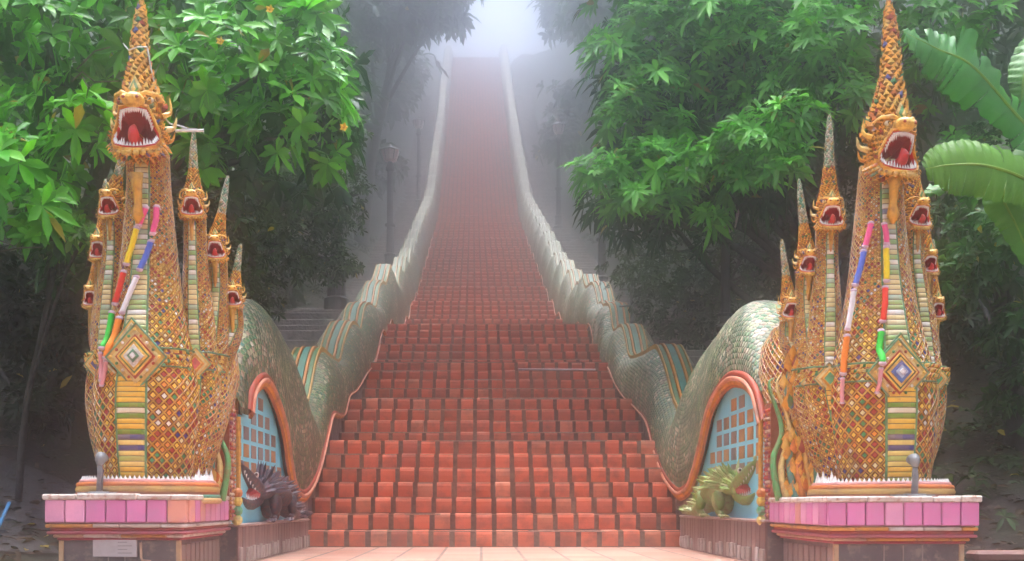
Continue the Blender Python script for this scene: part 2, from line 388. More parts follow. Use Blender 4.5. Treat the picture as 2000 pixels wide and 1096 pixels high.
# grey stone apron at the left of the left pedestal
mb=MB(); P=[]
for j in range(12):
    zq=6.3+j*.17
    P.append([(x,zq,hill(x,zq)+.012+.006*math.sin(x*9+zq*7)) for x in np.linspace(-6.5,-2.9+.25*math.sin(j*1.3),12)])
mb.grid(P); tag(mb.build('stone_path_apron',noisy('grey_stone',(.03,.028,.027),(.065,.06,.057),3,.85,18,.8,.03),smooth=True),kind='structure')
# side paths climbing outside the serpents
def side_path(name,xa,xb):
    mb=MB(); zq=9.6
    while zq<62:
        L=.5; d=drift(zq); hh=max(stair_smooth(zq+.25)+.42,profile(zq)-.385+.40)+EYE
        mb.box(xa+d,xb+d,zq,zq+L+.002,hh-.8,hh,bev=.012,col=(1,1,1)); zq+=L
    return tag(mb.build(name,noisy('worn_path_stone',(.16,.13,.115),(.30,.26,.235),2.5,.85,20,.8,.02,c3=(.09,.075,.065))),kind='structure')
side_path('side_path',-3.15,-2.22); side_path('side_path',2.45,3.4)
# ---------------------------------------------------------------- naga balustrades
def gcol(dark=0):
    q=rng.random()
    if q<.62-dark*.1: base=np.array(GOLD)*(.8+.45*rng.random())
    elif q<.80: base=np.array(GOLD2)*(.8+.3*rng.random())
    elif q<.89: base=np.array(ORNG)
    elif q<.94: base=np.array(RED)
    elif q<.97: base=np.array(GRN)
    else: base=np.array(BLU)
    return tuple(np.clip(base,0,1))
def pale_col():
    q=rng.random()
    return [(.35,.50,.34),(.62,.60,.45),(.72,.70,.60),(.60,.45,.15),(.12,.34,.20)][min(4,int(q*5))]
def ornate_tube(mb,path,rad,n,mat,flat=1,**k): mb.tube(path,rad,n,mat=mat,flat=flat,**k)

def head(parent,pos,s,yaw,crest_top,spire_r,pale,jaw_open=1.0,lean=(0,0)):
    """horned serpent head, mouth wide open; pos = centre of the mouth, s = half width of the mouth, yaw turns it about z"""
    ca,sa=math.cos(yaw),math.sin(yaw)
    def T(x,f,z):       # x to the side, f forward (towards -Y), z up, in units of s
        X=x*ca - (-f)*sa; Y=x*sa + (-f)*ca
        return (pos[0]+X*s, pos[1]+Y*s, pos[2]+z*s)
    def D(x,f,z):
        v=np.array(T(x,f,z))-np.array(pos); return v/ (np.linalg.norm(v)+1e-9)
    # rim of the mouth: narrow rounded top, wide bottom
    ctl=[(-.58,.86),(-.25,.93),(0,.95),(.25,.93),(.58,.86),(.70,.62),(.78,.25),(.98,-.12),(1.04,-.42),(.90,-.66),(.5,-.80),(0,-.84),(-.5,-.80),(-.90,-.66),(-1.04,-.42),(-.98,-.12),(-.78,.25),(-.70,.62)]
    rim=[np.array(p)*(1,jaw_open) for p in ctl]
    n=len(rim); rimF=[.55+.55*max(0,abs(p[1])-.25)*(1.0 if p[1]>0 else .9)-.25*max(0,abs(p[0])-.6) for p in rim]
    hb=MB(); eb=MB()
    # skin from the rim outwards and back round the skull
    rings=[]
    for sc_,df,zs,zo in ((1.0,0,1,0),(1.05,.10,1.07,0),(1.09,.0,1.17,0),(1.10,-.25,1.26,.03),(1.08,-.6,1.34,.07),(1.0,-1.0,1.30,.1),(.75,-1.4,1.1,.12),(.25,-1.6,.5,.1)):
        rings.append([T(p[0]*sc_,f+df-(0 if sc_<1.2 else .0),p[1]*zs+zo) for p,f in zip(rim,rimF)])
    hb.grid([r[::-1] for r in rings],close=True,col=GOLD)
    # enamel bowl
    rr=[]
    for q,df in ((1.0,.0),(.93,.03),(.86,-.10),(.7,-.45),(.4,-.75),(.05,-.85)):
        rr.append([T(p[0]*q,f+df,p[1]*q) for p,f in zip(rim,rimF)])
    eb.grid(rr[:3],close=True,col=(.75,.02,.05)); eb.grid(rr[2:],close=True,col=(.34,.008,.025))
    # snout, nostrils, brows, chin
    hb.ellipsoid(T(0,.95,1.22),(s*.52,s*.45,s*.34),14,8,col=GOLD2)
    for sx in (-1,1):
        hb.ellipsoid(T(sx*.30,1.18,1.24),(s*.2,s*.2,s*.17),10,6,col=GOLD2)
        eb.ellipsoid(T(sx*.30,1.36,1.22),(s*.08,s*.05,s*.07),8,5,col=(.3,.02,.02))
        # eye with brow ridge
        eb.ellipsoid(T(sx*.66,.62,1.34),(s*.15,s*.12,s*.13),10,6,col=(.75,.72,.62)); eb.ellipsoid(T(sx*.68,.76,1.34),(s*.07,s*.06,s*.07),8,5,col=(.01,.01,.015))
        hb.tube([T(sx*.2,1.0,1.46),T(sx*.55,.85,1.60),T(sx*.92,.5,1.62),T(sx*1.15,.1,1.45)],[s*.05,s*.10,s*.09,s*.03],7,col=GOLD2)
        # curled lip moulding round the mouth corner
        hb.tube([T(sx*.62,.9,1.0),T(sx*.78,.65,.62),T(sx*.90,.55,.28),T(sx*1.08,.40,-.08),T(sx*1.13,.35,-.42),T(sx*.99,.55,-.76),T(sx*.55,.85,-.92),T(0,1.0,-.96)],[s*.05,s*.055,s*.055,s*.06,s*.06,s*.055,s*.06,s*.07],7,col=GOLD2)
        # row of curls under the chin
        for k in range(4):
            hb.ellipsoid(T(sx*(.15+.26*k),1.02-.14*k,-1.12+.05*k),(s*.15,s*.12,s*.13),8,5,col=(.66,.42,.08))
    # flame leaf on the brow
    for q,(w,hh_) in enumerate(((.62,1.05),(.42,.78),(.22,.5))):
        b0=T(0,.86+.06*q,1.38+.06*q); hb.petal(b0,D(0,-.28,1),D(0,1,.3),s*hh_,s*w,s*.12,col=[(.74,.52,.16),(.10,.34,.14),(.78,.60,.22)][q])
    # rows of flame petals over cheeks, brow and throat
    for k,(sc_,df,zs,zo) in enumerate(((1.08,.0,1.18,0),(1.11,-.25,1.27,.03),(1.10,-.5,1.34,.06),(1.06,-.8,1.36,.08))):
        for j,(p,f) in enumerate(zip(rim,rimF)):
            for sub in (0,.5):
                p2=rim[(j+1)%n]; f2=rimF[(j+1)%n]; px=lerp(p[0],p2[0],sub); pz=lerp(p[1],p2[1],sub); ff=lerp(f,f2,sub)
                if abs(px)<.5 and pz>0 and k<1: continue
                a=np.array(T(px*sc_,ff+df,pz*zs+zo)); o_=D(px,.35,pz*.8)
                up=D(px*.55,-.25,(.9 if pz>-.3 else -.7))
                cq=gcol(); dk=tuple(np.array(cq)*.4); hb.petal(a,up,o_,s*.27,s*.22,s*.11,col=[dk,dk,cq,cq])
    # side fins / ears and horns
    for sx in (-1,1):
        for (a,b_,c_,w,cc) in (((.95,-.1,.9),(1.28,-.3,1.15),(1.22,-.35,1.85),.12,GOLD2),((1.02,-.3,.35),(1.38,-.45,.5),(1.50,-.5,1.0),.15,(.80,.62,.22)),((1.02,-.3,-.2),(1.30,-.5,-.05),(1.40,-.55,.35),.10,GOLD)):
            pts=smooth_path([T(sx*a[0],a[1],a[2]),T(sx*b_[0],b_[1],b_[2]),T(sx*c_[0],c_[1],c_[2])],4)
            hb.tube(pts,[s*w*(1-q/(len(pts)-1))**.7+s*.012 for q in range(len(pts))],6,col=cc)
    h_o=hb.build('head',[MT['ornament']],parent)
    mo=eb.build('mouth',[MT['enamel']],h_o)
    # teeth
    tb=MB()
    def tooth(x,z,f,ln,w,up):
        a=T(x,f,z); tip=T(x*.93,f-.02,z+up*ln); r=s*w
        ring=[T(x+w*math.cos(q),f+w*.7*math.sin(q),z) for q in (0,1.257,2.513,3.77,5.03)]
        tb.add(ring+[tip],[(0,1,5),(1,2,5),(2,3,5),(3,4,5),(4,0,5)],col=(.82,.80,.78))
    for j in range(n):
        for sub in (0,.34,.67):
            p,p2=rim[j],rim[(j+1)%n]; f=lerp(rimF[j],rimF[(j+1)%n],sub)
            x,z=lerp(p[0],p2[0],sub)*.93,lerp(p[1],p2[1],sub)*.93
            if abs(z)<.12 or (abs(x)>.93 and abs(z)<.3): continue
            fang=abs(abs(x)-.52)<.09
            tooth(x,z,f+.03,(.34 if fang else .20)+.05*rng.random(),.075,-1 if z>0 else 1)
    tb.build('teeth',[MT['enamel']],h_o)
    tg=MB(); tg.tube(smooth_path([T(0,-.4,-.35),T(0,.25,-.45),T(0,.75,-.42),T(0,.95,-.1),T(0,.80,.18)],3),[s*q for q in (.34,.33,.32,.31,.30,.29,.28,.26,.24,.21,.17,.12,.05)],10,col=(.62,.025,.03),flat=.8); tg.build('tongue',[MT['enamel']],h_o,smooth=True)
    # crest: tall tapering spire covered in leaf scales
    base=np.array(T(0,-.25,1.0)); tip=np.array(crest_top,float); L=np.linalg.norm(tip-base)
    mid=lerp(base,tip,.5)+np.array([lean[0],lean[1],0])
    cb=MB(); pts=smooth_path([base,lerp(base,mid,.5)+np.array([lean[0]*.2,0,0]),mid,lerp(mid,tip,.5)+np.array([lean[0]*.25,0,0]),tip],6)
    m_=len(pts); R=[spire_r*float(np.interp(q/(m_-1),[0,.18,.42,.7,.9,1],[1,.68,.44,.34,.21,.03])) for q in range(m_)]
    cb.tube(pts,[q*.9 for q in R],10,col=(.20,.05,.02))
    acc=0; step=spire_r*.24
    seg=[np.linalg.norm(pts[i+1]-pts[i]) for i in range(m_-1)]; tot=sum(seg); t=0; row=0
    while t<tot*.985:
        a=0
        for i,sg in enumerate(seg):
            if a+sg>=t: break
            a+=sg
        fr=(t-a)/seg[i]; c_=lerp(pts[i],pts[i+1],fr); r=lerp(R[i],R[i+1],fr); ax=(pts[i+1]-pts[i])/seg[i]
        nn=max(5,int(2*math.pi*r/(spire_r*.30))); nn=min(nn,16)
        for k in range(nn):
            th=(k+(row%2)*.5)*2*math.pi/nn; o_=np.array([math.cos(th),math.sin(th),0]); o_-=ax*o_.dot(ax); o_/=np.linalg.norm(o_)
            col=gcol() if (not pale or t<tot*.4) else pale_col()
            pw=max(2*math.pi*r/nn*1.15,.006)
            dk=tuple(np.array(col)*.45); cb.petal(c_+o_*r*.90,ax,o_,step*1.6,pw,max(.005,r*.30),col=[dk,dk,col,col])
        t+=step*lerp(1,.72,t/tot); row+=1
    cb.build('crest',[MT['ornament']],h_o)
    return h_o

def catm(K,n=8): return smooth_path(K,n)

def naga(side,X0,Y0,rail_pts,ridge_pts,XS,hmed,label,headyaw,sidex):
    """side=-1 left, +1 right. X0,Y0 axis of the neck fan; XS plane of the stair edge"""
    sg=side
    root=thing('naga_balustrade',label,'naga statue',(0,0,0),'seven headed naga balustrades')
    gz=lambda hgt: hgt+EYE
    necks=[]
    # --- main neck
    ztop=2.0 if side<0 else 1.93
    K=[(X0,Y0,.06,.245),(X0,Y0,.28,.280),(X0,Y0+.01,.58,.305),(X0,Y0+.02,.80,.275),(X0+.0,Y0+.02,1.02,.222),(X0,Y0+.03,1.26,.178),(X0,Y0+.03,1.55,.146),(X0,Y0+.02,1.80,.125),(X0,Y0-.0,ztop,.12)]
    def mk_neck(K,nc,band_w,label_=None,n=32):
        S=catm(K,7); mb=MB()
        mb.tube([(p[0],p[1],gz(p[2])) for p in S],[p[3] for p in S],n,mat=0,ncirc=nc,vs=1.0,up=(0,-1,0))
        o=mb.build('neck',[MT['lattice']],root,smooth=True)
        # belly plates: a raised band down the front
        bb=MB(); rows=[]; UV=[]; L=0
        for i,p in enumerate(S):
            w=band_w*(p[3]/K[0][3])*.5; w=max(w,band_w*.30)
            if i: L+=np.linalg.norm(p[:3]-S[i-1][:3])
            r=p[3]+.010; row=[]; uvr=[]
            for q in range(9):
                x=-w+2*w*q/8; th=x/p[3]; rr=r-(.012 if q in (0,8) else 0)
                row.append((p[0]+rr*math.sin(th),p[1]-rr*math.cos(th),gz(p[2]))); uvr.append((q/8,L/.029))
            rows.append(row); UV.append(uvr)
        low=[i for i,p in enumerate(S) if p[2]<hmed+.04]; 
        k0=low[-1] if low else 1
        bb.grid([r[::1] for r in rows[:k0+1]],UV[:k0+1],mat=0); bb.grid(rows[k0:],UV[k0:],mat=1)
        # green piping at the band's edges
        for q in (0,8):
            bb.tube([rows[i][q] for i in range(len(rows))],.0075*(1 if nc>24 else .7),5,col=(.10,.30,.14),mat=2)
        bb.build('belly_band',[MT['belly_low'],MT['belly_up'],MT['ornament']],o)
        return o,S
    neck_main,Smain=mk_neck(K,32,.135)
    mx=X0+(285-287)/F*5.85 if side<0 else X0
    tipx=(XZ(270,Y0) if side<0 else XZ(1743,Y0))
    hm=head(root,(X0 if side<0 else X0,Y0-.13,gz(2.06 if side<0 else 1.935)),(.124 if side<0 else .118),headyaw,(tipx,Y0+.06,gz(2.90)),.125,False,lean=(-.012 if side<0 else .02,0))
    # goatee pendant under the jaw
    mb=MB(); yj=Y0-.20
    mb.tube([(X0,yj,gz(1.83)),(X0,yj+.02,gz(1.74)),(X0,yj+.035,gz(1.66)),(X0,yj+.03,gz(1.60)),(X0,yj+.03,gz(1.555))],[.04,.026,.022,.036,.008],9,col=(.68,.36,.05))
    mb.build('beard',[MT['ornament']],root,smooth=True)
    # --- side necks: (lateral, back, mouth z, tip z, half mouth)
    data={-1:[(.236,.13,1.71,2.20,.050),(.339,.25,1.49,1.95,.046),(.419,.34,1.225,1.57,.041)],
          1:[(.253,.18,1.665,2.30,.056),(.352,.27,1.41,1.92,.046),(.434,.35,1.155,1.55,.042)]}[side]
    for mir in (-1,1):
        for i,(d,bk,zm,zt,hs) in enumerate(data):
            dm=((.265,.32,.345) if side<0 else (.285,.345,.38))[i]; db=(.11,.15,.18)[i]; bb_=(.10,.18,.24)[i]
            rm=(.115,.095,.075)[i]; rt=(.068,.058,.049)[i]
            yb=Y0+bk
            Kn=[(X0+mir*db,Y0+bb_*.5,.07,rm*.95),(X0+mir*lerp(db,dm,.6),Y0+bb_*.7,.33,rm*1.1),(X0+mir*dm,Y0+bb_,.62,rm*1.08),(X0+mir*dm*.99,Y0+lerp(bb_,bk,.4),.85,rm*.92),
                (X0+mir*lerp(dm,d,.6),Y0+lerp(bb_,bk,.7),lerp(.85,zm-.1,.45),rt*1.3),(X0+mir*d,yb,lerp(.85,zm-.1,.8),rt),(X0+mir*d,yb-.01,zm-.05,rt*.95)]
            o,S=mk_neck(Kn,20,.066)
            yaw=(mir*.12) + headyaw*.3
            tx=X0+mir*d+ (.03 if mir*side<0 else -.01)*mir*0
            tl={(-1,1):[(378,258),(445,345),(470,478)],(-1,-1):[(243,290),(206,352),(190,455)],(1,-1):[(1620,225),(1560,350),(1527,470)],(1,1):[(1775,240),(1808,392),(1822,470)]}[(side,mir)][i]
            yt=yb+.03
            head(root,(X0+mir*d,yb-.055,gz(zm)),hs*1.2,yaw,(XZ(tl[0],yt),yt,hz(yt,tl[1])),hs*1.12,True)
            mb=MB(); yj=yb-.085
            mb.tube([(X0+mir*d,yj,gz(zm-.055)),(X0+mir*d,yj+.01,gz(zm-.11)),(X0+mir*d,yj+.015,gz(zm-.17)),(X0+mir*d,yj+.015,gz(zm-.21))],[.022,.014,.013,.004],7,col=(.62,.34,.05)); mb.build('beard',[MT['ornament']],root,smooth=True)
            necks.append((mir,i,S))
    # --- body core joining the necks at the base, and back of the fan
    mb=MB(); rows=[];UV=[]
    for j,(hh_,a,b_) in enumerate(((.05,.25,.26),(.2,.31,.30),(.45,.33,.30),(.65,.34,.30),(.78,.31,.26),(.88,.24,.18),(.93,.10,.08))):
        rows.append([(X0+a*math.cos(t),Y0+.20+b_*math.sin(t),gz(hh_)) for t in [k*2*math.pi/32 for k in range(32)]]); UV.append([(k/32*44,hh_*20) for k in range(32)])
    mb.grid([r for r in rows],UV,close=True); mb.build('body_core',[MT['lattice']],root,smooth=True)
    # --- belt of chevrons and diamond medallions following the front
    def front(x,hgt):      # front surface of the fan at x,h
        best=9
        for S in [Smain]+[q[2] for q in necks]:
            k=int(np.argmin(np.abs(S[:,2]-hgt))); p=S[k]; dx=x-p[0]
            if abs(dx)<p[3]*.97: best=min(best,p[1]-math.sqrt(p[3]**2-dx*dx))
        return best
    bl=MB()
    xsb=np.linspace(-.46,.46,75)
    for r_,(dh,cc) in enumerate(((.05,(.62,.40,.10)),(-.05,(.62,.40,.10)))):
        pts=[(X0+x,front(X0+x,hmed)-.012,gz(hmed+dh+.03*abs(x)*2)) for x in xsb if front(X0+x,hmed)<8]
        bl.tube(pts,.006,5,col=(.08,.24,.12))
    for k,x in enumerate(xsb[::1]):
        f=front(X0+x,hmed)
        if f>8: continue
        for q in (-1,0,1):
            bl.petal((X0+x,f-.006,gz(hmed+q*.028+.03*abs(x)*2)),(sg*.75,0,.66),(0,-1,0),.030,.022,.012,col=[GOLD2,(.40,.05,.03),(.74,.56,.24),GRN][(k+q)%4 if k%3 else 0])
    bl.build('belt',[MT['ornament']],root)
    def medallion(x,y,hgt,R,cols,tilt=0,ysq=1.12):
        mb=MB(); ct,st=math.cos(tilt),math.sin(tilt)
        def PT(a,b_,c_): return (x+a*ct+c_*st, y-c_*ct+a*st, gz(hgt)+b_*ysq)
        lay=len(cols); k=1.0
        for i,(k,cc) in enumerate(cols):
            r=R*k; dz=.012+i*.009
            V=[PT(0,r,dz),PT(r,0,dz),PT(0,-r,dz),PT(-r,0,dz),PT(0,r,dz-.03),PT(r,0,dz-.03),PT(0,-r,dz-.03),PT(-r,0,dz-.03)]
            mb.add(V,[(3,2,1,0),(0,1,5,4),(1,2,6,5),(2,3,7,6),(3,0,4,7)],col=cc)
            if i in (0,3):
                for a,b_ in ((0,1),(1,2),(2,3),(3,0)): mb.tube([V[a],V[b_]],R*.035,5,col=(.12,.34,.20) if i==0 else GOLD2)
        if R>.1:
            for k in range(16):   # petals round the inner square
                q=k/16*4; e=int(q); t=q-e; P4=[(0,1),(1,0),(0,-1),(-1,0)]; a=P4[e]; b_=P4[(e+1)%4]
                pa=lerp(a[0],b_[0],t)*R*.80; pb=lerp(a[1],b_[1],t)*R*.80
                mb.ellipsoid(PT(pa,pb,.032),(R*.055,R*.05,R*.055),6,4,col=[GOLD2,(.45,.04,.03),WHT,GRN][k%4])
        return mb.build('medallion',[MT['ornament']],root)
    fy=Y0+.02-.285
    medallion(X0+(.03 if side<0 else -.02),fy-.012,hmed,.165,[(1,(.70,.46,.12)),(.80,(.74,.58,.26)),(.66,(.50,.06,.03)),(.55,(.10,.28,.10)) if side<0 else (.55,(.05,.12,.05)),(.44,GOLD2),(.34,WHT if side<0 else (.06,.16,.45)),(.2,(.10,.30,.16)if side<0 else (.45,.55,.70)),(.1,(.85,.85,.85))])
    # chevron apron above and under the medallion
    mb=MB()
    for q,(o1,cc) in enumerate(((.215,(.10,.30,.16)),(.20,GOLD2),(.182,(.74,.66,.45)))):
        for sy in (-1,1):
            y_=fy-.004-.004*q; w=.14 if sy<0 else .12
            mb.tube([(X0-w,y_+.035,gz(hmed+sy*(o1-.145))),(X0,y_,gz(hmed+sy*o1)),(X0+w,y_+.035,gz(hmed+sy*(o1-.145)))],.009,5,col=cc)
    mb.build('chevron_trim',[MT['ornament']],root)
    for mir,i,S in necks:
        k=int(np.argmin(np.abs(S[:,2]-hmed-.02))); p=S[k]; R=(.085,.07,.058)[i]
        c3=[(.06,.42,.20),(.05,.12,.5),(.28,.03,.22)][(i+(0 if side>0 else 1))%3] if not(side<0 and i==0 and mir==1) else (.72,.10,.12)
        medallion(p[0]+mir*.012,p[1]-p[3]-.006,hmed-.015*i,R,[(1,(.72,.48,.12)),(.78,(.74,.62,.32)),(.6,GOLD),(.42,c3)],tilt=mir*.35*(i*.4+.4))
    # --- makara jaw round the foot: lip, teeth, flame ornaments
    mb=MB()
    def ell(a,b_,hgt,r,cc,t0=0,t1=2*math.pi,n=48,wob=0,mat=None):
        mb.tube([(X0+a*math.cos(t),Y0+.02+b_*math.sin(t),gz(hgt+wob*math.sin(t*9))) for t in np.linspace(t0,t1,n)],r,7,col=cc,cap=False,mat=mat)
    base_h=.062 if side<0 else .048
    ell(.37,.37,base_h+.02,.026,(.50,.30,.08)); ell(.375,.375,base_h+.045,.016,(.60,.16,.03)); ell(.36,.36,base_h+.062,.015,(.66,.30,.28)); ell(.35,.35,base_h-.004,.045,(.30,.08,.03)); ell(.385,.375,base_h-.02,.016,(.08,.30,.20)); ell(.39,.38,base_h-.042,.018,(.62,.40,.16))
    jaw=mb.build('makara_jaw',[MT['rail']],root,smooth=True)
    tb=MB()
    nt_=46
    for k in range(nt_):
        t=math.pi+ k/(nt_-1)*math.pi; big=(k>nt_-9 if side<0 else k<8)
        ln=.07 if big and k%3==0 else (.038 if big else .024); r=.018 if big else .012
        c_=np.array([X0+.355*math.cos(t),Y0+.02+.355*math.sin(t),gz(base_h+.072)])
        ring=[c_+(r*math.cos(q),r*math.sin(q),0) for q in (0,1.257,2.513,3.77,5.03)]
        tb.add(ring+[c_+np.array([.1*r*math.cos(t),0,ln])],[(0,1,5),(1,2,5),(2,3,5),(3,4,5),(4,0,5)],col=(.80,.79,.76))
    tb.build('teeth',[MT['enamel']],jaw)
    # cheek of the makara between the fan and the arch (towards the stairs)
    inn=-sg
    mb=MB(); rows=[];UV=[]
    xc=lerp(X0,XS,.72)
    for j,(hh_,a,b_) in enumerate(((-.12,.06,.26),(.1,.08,.30),(.35,.11,.34),(.6,.13,.36),(.85,.15,.34),(1.02,.13,.26),(1.12,.06,.12))):
        rows.append([(XS+sg*.12+a*math.cos(t)*.8,6.52+b_*math.sin(t),gz(hh_)) for t in [k*2*math.pi/20 for k in range(20)]]); UV.append([(k/20*30,hh_*19) for k in range(20)])
    mb.grid(rows,UV,close=True); mb.build('makara_cheek',[MT['scales'] if False else MT['lattice']],root,smooth=True)
    mb=MB()
    yb=6.15
    def flame(pts,r,cc): 
        P_=catm(pts,6); n_=len(P_); mb.tube([(p[0],p[1],gz(p[2])) for p in P_],[r*(1-.85*(q/(n_-1))**1.5) for q in range(n_)],7,col=cc,flat=.7)
    e=XS+sg*.0
    cols=[(.60,.20,.04),(.05,.34,.22),(.62,.34,.07),(.68,.22,.05),(.05,.30,.26),(.70,.50,.18),(.10,.36,.12)]
    for k in range(7):
        u=k/6; x0=e+sg*.26*(1-u)+inn*.02
        flame([(x0,yb-.16+.10*u,.02),(x0+inn*.03,yb-.14+.1*u,.22+.04*k%.1),(x0-inn*.035,yb-.10+.1*u,.45),(x0+inn*.03,yb-.06+.1*u,.66+.05*u),(x0-inn*.01,yb-.02+.1*u,.86-.03*abs(k-3))],.030,cols[k])
    for k in range(90):
        u=rng.random(); hh_=.02+.85*rng.random(); x0=e+sg*.28*(1-u)
        mb.petal((x0,yb-.17+.10*u,gz(hh_)),(inn*.4*(rng.random()-.2),0,1),(0,-1,0),.10,.06,.03,col=gcol())
    mb.build('flame_ornament',[MT['ornament']],root,smooth=True)
    # mosaic post at the near end of the arch panel
    mb=MB(); mb.box(min(XS-sg*.015,XS+sg*.10),max(XS-sg*.015,XS+sg*.10),6.28,6.42,gz(-.1),gz(.62),col=(.34,.10,.06)); 
    for j in range(26):
        for k in range(4): mb.ellipsoid((XS-sg*.018,6.30+k*.033,gz(-.07+j*.026)),(.010,.013,.011),6,4,col=[(.5,.05,.06),(.60,.50,.40),(.25,.05,.14),(.55,.25,.06)][int(rng.random()*4)])
    mb.tube([(XS-sg*.03,6.45,gz(-.11)),(XS-sg*.03,6.45,gz(.55))],.016,7,col=(.68,.36,.06))
    for zz_,cc in ((-.1,(.72,.62,.2)),(-.04,(.10,.4,.2)),(.02,(.74,.55,.1)),(.07,(.6,.2,.04))): mb.ellipsoid((XS-sg*.03,6.42,gz(zz_)),(.035,.04,.035),9,6,col=cc)
    mb.build('mosaic_post',[MT['ornament']],root)
    # --- long scaled body over the humps and up the stairs
    RP=list(rail_pts); zq=RP[-1][0]
    RG=list(ridge_pts)
    def rail(z):
        if z<=RP[-1][0]: return float(np.interp(z,RAILS[:,0],RAILS[:,1]))
        return stair_smooth(z)+.16+.10*math.sin((z-RP[-1][0])*2*math.pi/1.9)
    RAILS=catm([(a,b_) for a,b_ in RP],6); RIDG=catm([(a,b_) for a,b_ in RG],6)
    def ridge(z):
        if z<=RG[-1][0]: return float(np.interp(z,RIDG[:,0],RIDG[:,1]))
        ph=((z-RG[-1][0])/1.9)%1.0; saw=.5-.5*math.cos(2*math.pi*(ph**.85))
        return stair_smooth(z)+.86+.32*saw
    zs_=np.concatenate([np.arange(6.55,24,.055),np.arange(24,ZTOP+1,.16)])
    mb=MB(); rows=[];UV=[]; L=0; prev=None; ridge_line=[]; rail_line=[]
    TH=[math.radians(a) for a in np.linspace(-12,192,21)]
    for z in zs_:
        d=drift(z); rb=rail(z); rt=max(ridge(z),rb+.35)
        if z>14: rb=max(rb,stair_at(z-.05)+.01)
        w=.30 if z>8 else lerp(.20,.30,max(0,(z-6.55)/1.45)); xc=XS+d+sg*(w+.005)
        if z<7.4: rt=lerp(rb+.15,rt,max(0,(z-6.55)/.85)**.6)
        if prev is not None: L+=math.hypot(z-prev[0],(rt+rb)/2-prev[1])
        prev=(z,(rt+rb)/2)
        row=[];uvr=[];A=0;pp=None
        for t in TH:
            c_=math.cos(t); s_=math.sin(t)
            x=xc-sg*w*1.12*math.copysign(abs(c_)**.75,c_); zz_=rb+ (rt-rb)*(max(0,s_)**.85) + (.06*s_ if s_<0 else 0)
            if pp is not None: A+=math.hypot(x-pp[0],zz_-pp[1])
            pp=(x,zz_); row.append((x,z,gz(zz_))); uvr.append((L/.048,A/.040))
        rows.append(row if sg>0 else row); UV.append(uvr)
        ridge_line.append((xc,z,gz(rt))); rail_line.append((XS+d-sg*.02,z,gz(rb)))
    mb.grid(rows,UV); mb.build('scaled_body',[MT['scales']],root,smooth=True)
    # dorsal fin stripe
    mb=MB(); L=[p for p in ridge_line if p[1]>9.75]
    nrm=[]
    for i,p in enumerate(L):
        a=np.array(L[max(0,i-1)]); b_=np.array(L[min(len(L)-1,i+1)]); t=(b_-a)/np.linalg.norm(b_-a); nrm.append((0,-t[2],t[1]))
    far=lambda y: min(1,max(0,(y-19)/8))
    def fin(off,wd,hgt,cc,fc):
        V=[];k=0
        for seg0 in range(0,len(L)-1):
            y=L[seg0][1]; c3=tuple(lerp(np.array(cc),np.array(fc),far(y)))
            q=[]
            for i in (seg0,seg0+1):
                p=L[i]; n_=nrm[i]
                for (dx,dh) in ((off-wd,-.05),(off-wd*.8,hgt),(off+wd*.8,hgt),(off+wd,-.05)):
                    q.append((p[0]+dx,p[1]+n_[1]*dh,p[2]+n_[2]*dh))
            mb.add(q,[(0,1,5,4),(1,2,6,5),(2,3,7,6)],col=c3)
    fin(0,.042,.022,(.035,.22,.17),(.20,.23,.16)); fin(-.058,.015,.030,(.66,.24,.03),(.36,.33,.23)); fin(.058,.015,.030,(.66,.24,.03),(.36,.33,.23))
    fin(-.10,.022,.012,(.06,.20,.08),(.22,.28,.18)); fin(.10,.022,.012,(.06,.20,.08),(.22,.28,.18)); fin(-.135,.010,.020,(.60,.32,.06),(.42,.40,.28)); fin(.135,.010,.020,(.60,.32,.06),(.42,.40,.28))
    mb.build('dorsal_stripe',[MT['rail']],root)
    thin=lambda y: lerp(1,.5,min(1,max(0,(y-9.2)/2.5)))
    # striped rail moulding along the lower edge
    arch=[(XS-sg*.02,p[0],gz(p[1])) for p in RAILS]
    full=arch+[q for q in rail_line if q[1]>RP[-1][0]+.05]
    def offs(path,d_,dx):
        out=[]; d0=d_
        for i,p in enumerate(path):
            a=np.array(path[max(0,i-1)]); b_=np.array(path[min(len(path)-1,i+1)]); t=(b_-a); t/=np.linalg.norm(t)+1e-9; d_=d0*thin(p[1])
            out.append((p[0]-sg*dx,p[1]-t[2]*d_*1.0,p[2]+t[1]*d_))
        return out
    ly=[p for p in full if p[1]<36]

    for nm,d_,dx,r,cc in (('rail_moulding',.038,.0,.025,(.42,.05,.018)),('rail_moulding',.006,.02,.017,(.72,.28,.16)),('rail_moulding',-.022,.005,.017,(.80,.30,.015)),('rail_moulding',-.046,-.004,.013,(.55,.14,.02))):
        mb=MB(); P_=offs(ly,d_,dx)
        for i in range(len(P_)-1):
            pass
        mb.tube(P_,[r*thin(p[1]) for p in P_],7,col=cc,cap=False); 
        # far stretch weathers to pinkish grey
        mb.build(nm,[MT['rail']],root,smooth=True)
    # --- wall under the rail: blue arch panel with brown tiles, then grey stone
    zend=RP[[i for i in range(len(RP)) if RP[i][1]<.2 and RP[i][0]>8][0]][0]
    xp=XS+sg*.03
    lowt=-.125 if side<0 else -.095
    mb=MB(); zz_=np.arange(6.44,zend+.05,.04)
    for a,b_ in zip(zz_[:-1],zz_[1:]):
        mb.add([(xp,a,gz(lowt-.01)),(xp,b_,gz(lowt-.01)),(xp,b_,gz(max(lowt,rail(max(b_,RP[0][0]+.0))-.01))),(xp,a,gz(max(lowt,rail(max(a,RP[0][0]))-.01)))],[(0,1,2,3)] if sg>0 else [(3,2,1,0)],col=(.22,.70,.86))
    mb.box(min(xp+sg*.01,xp+sg*.2),max(xp+sg*.01,xp+sg*.2),6.44,zend,gz(lowt),gz(.05),col=(.3,.3,.3))
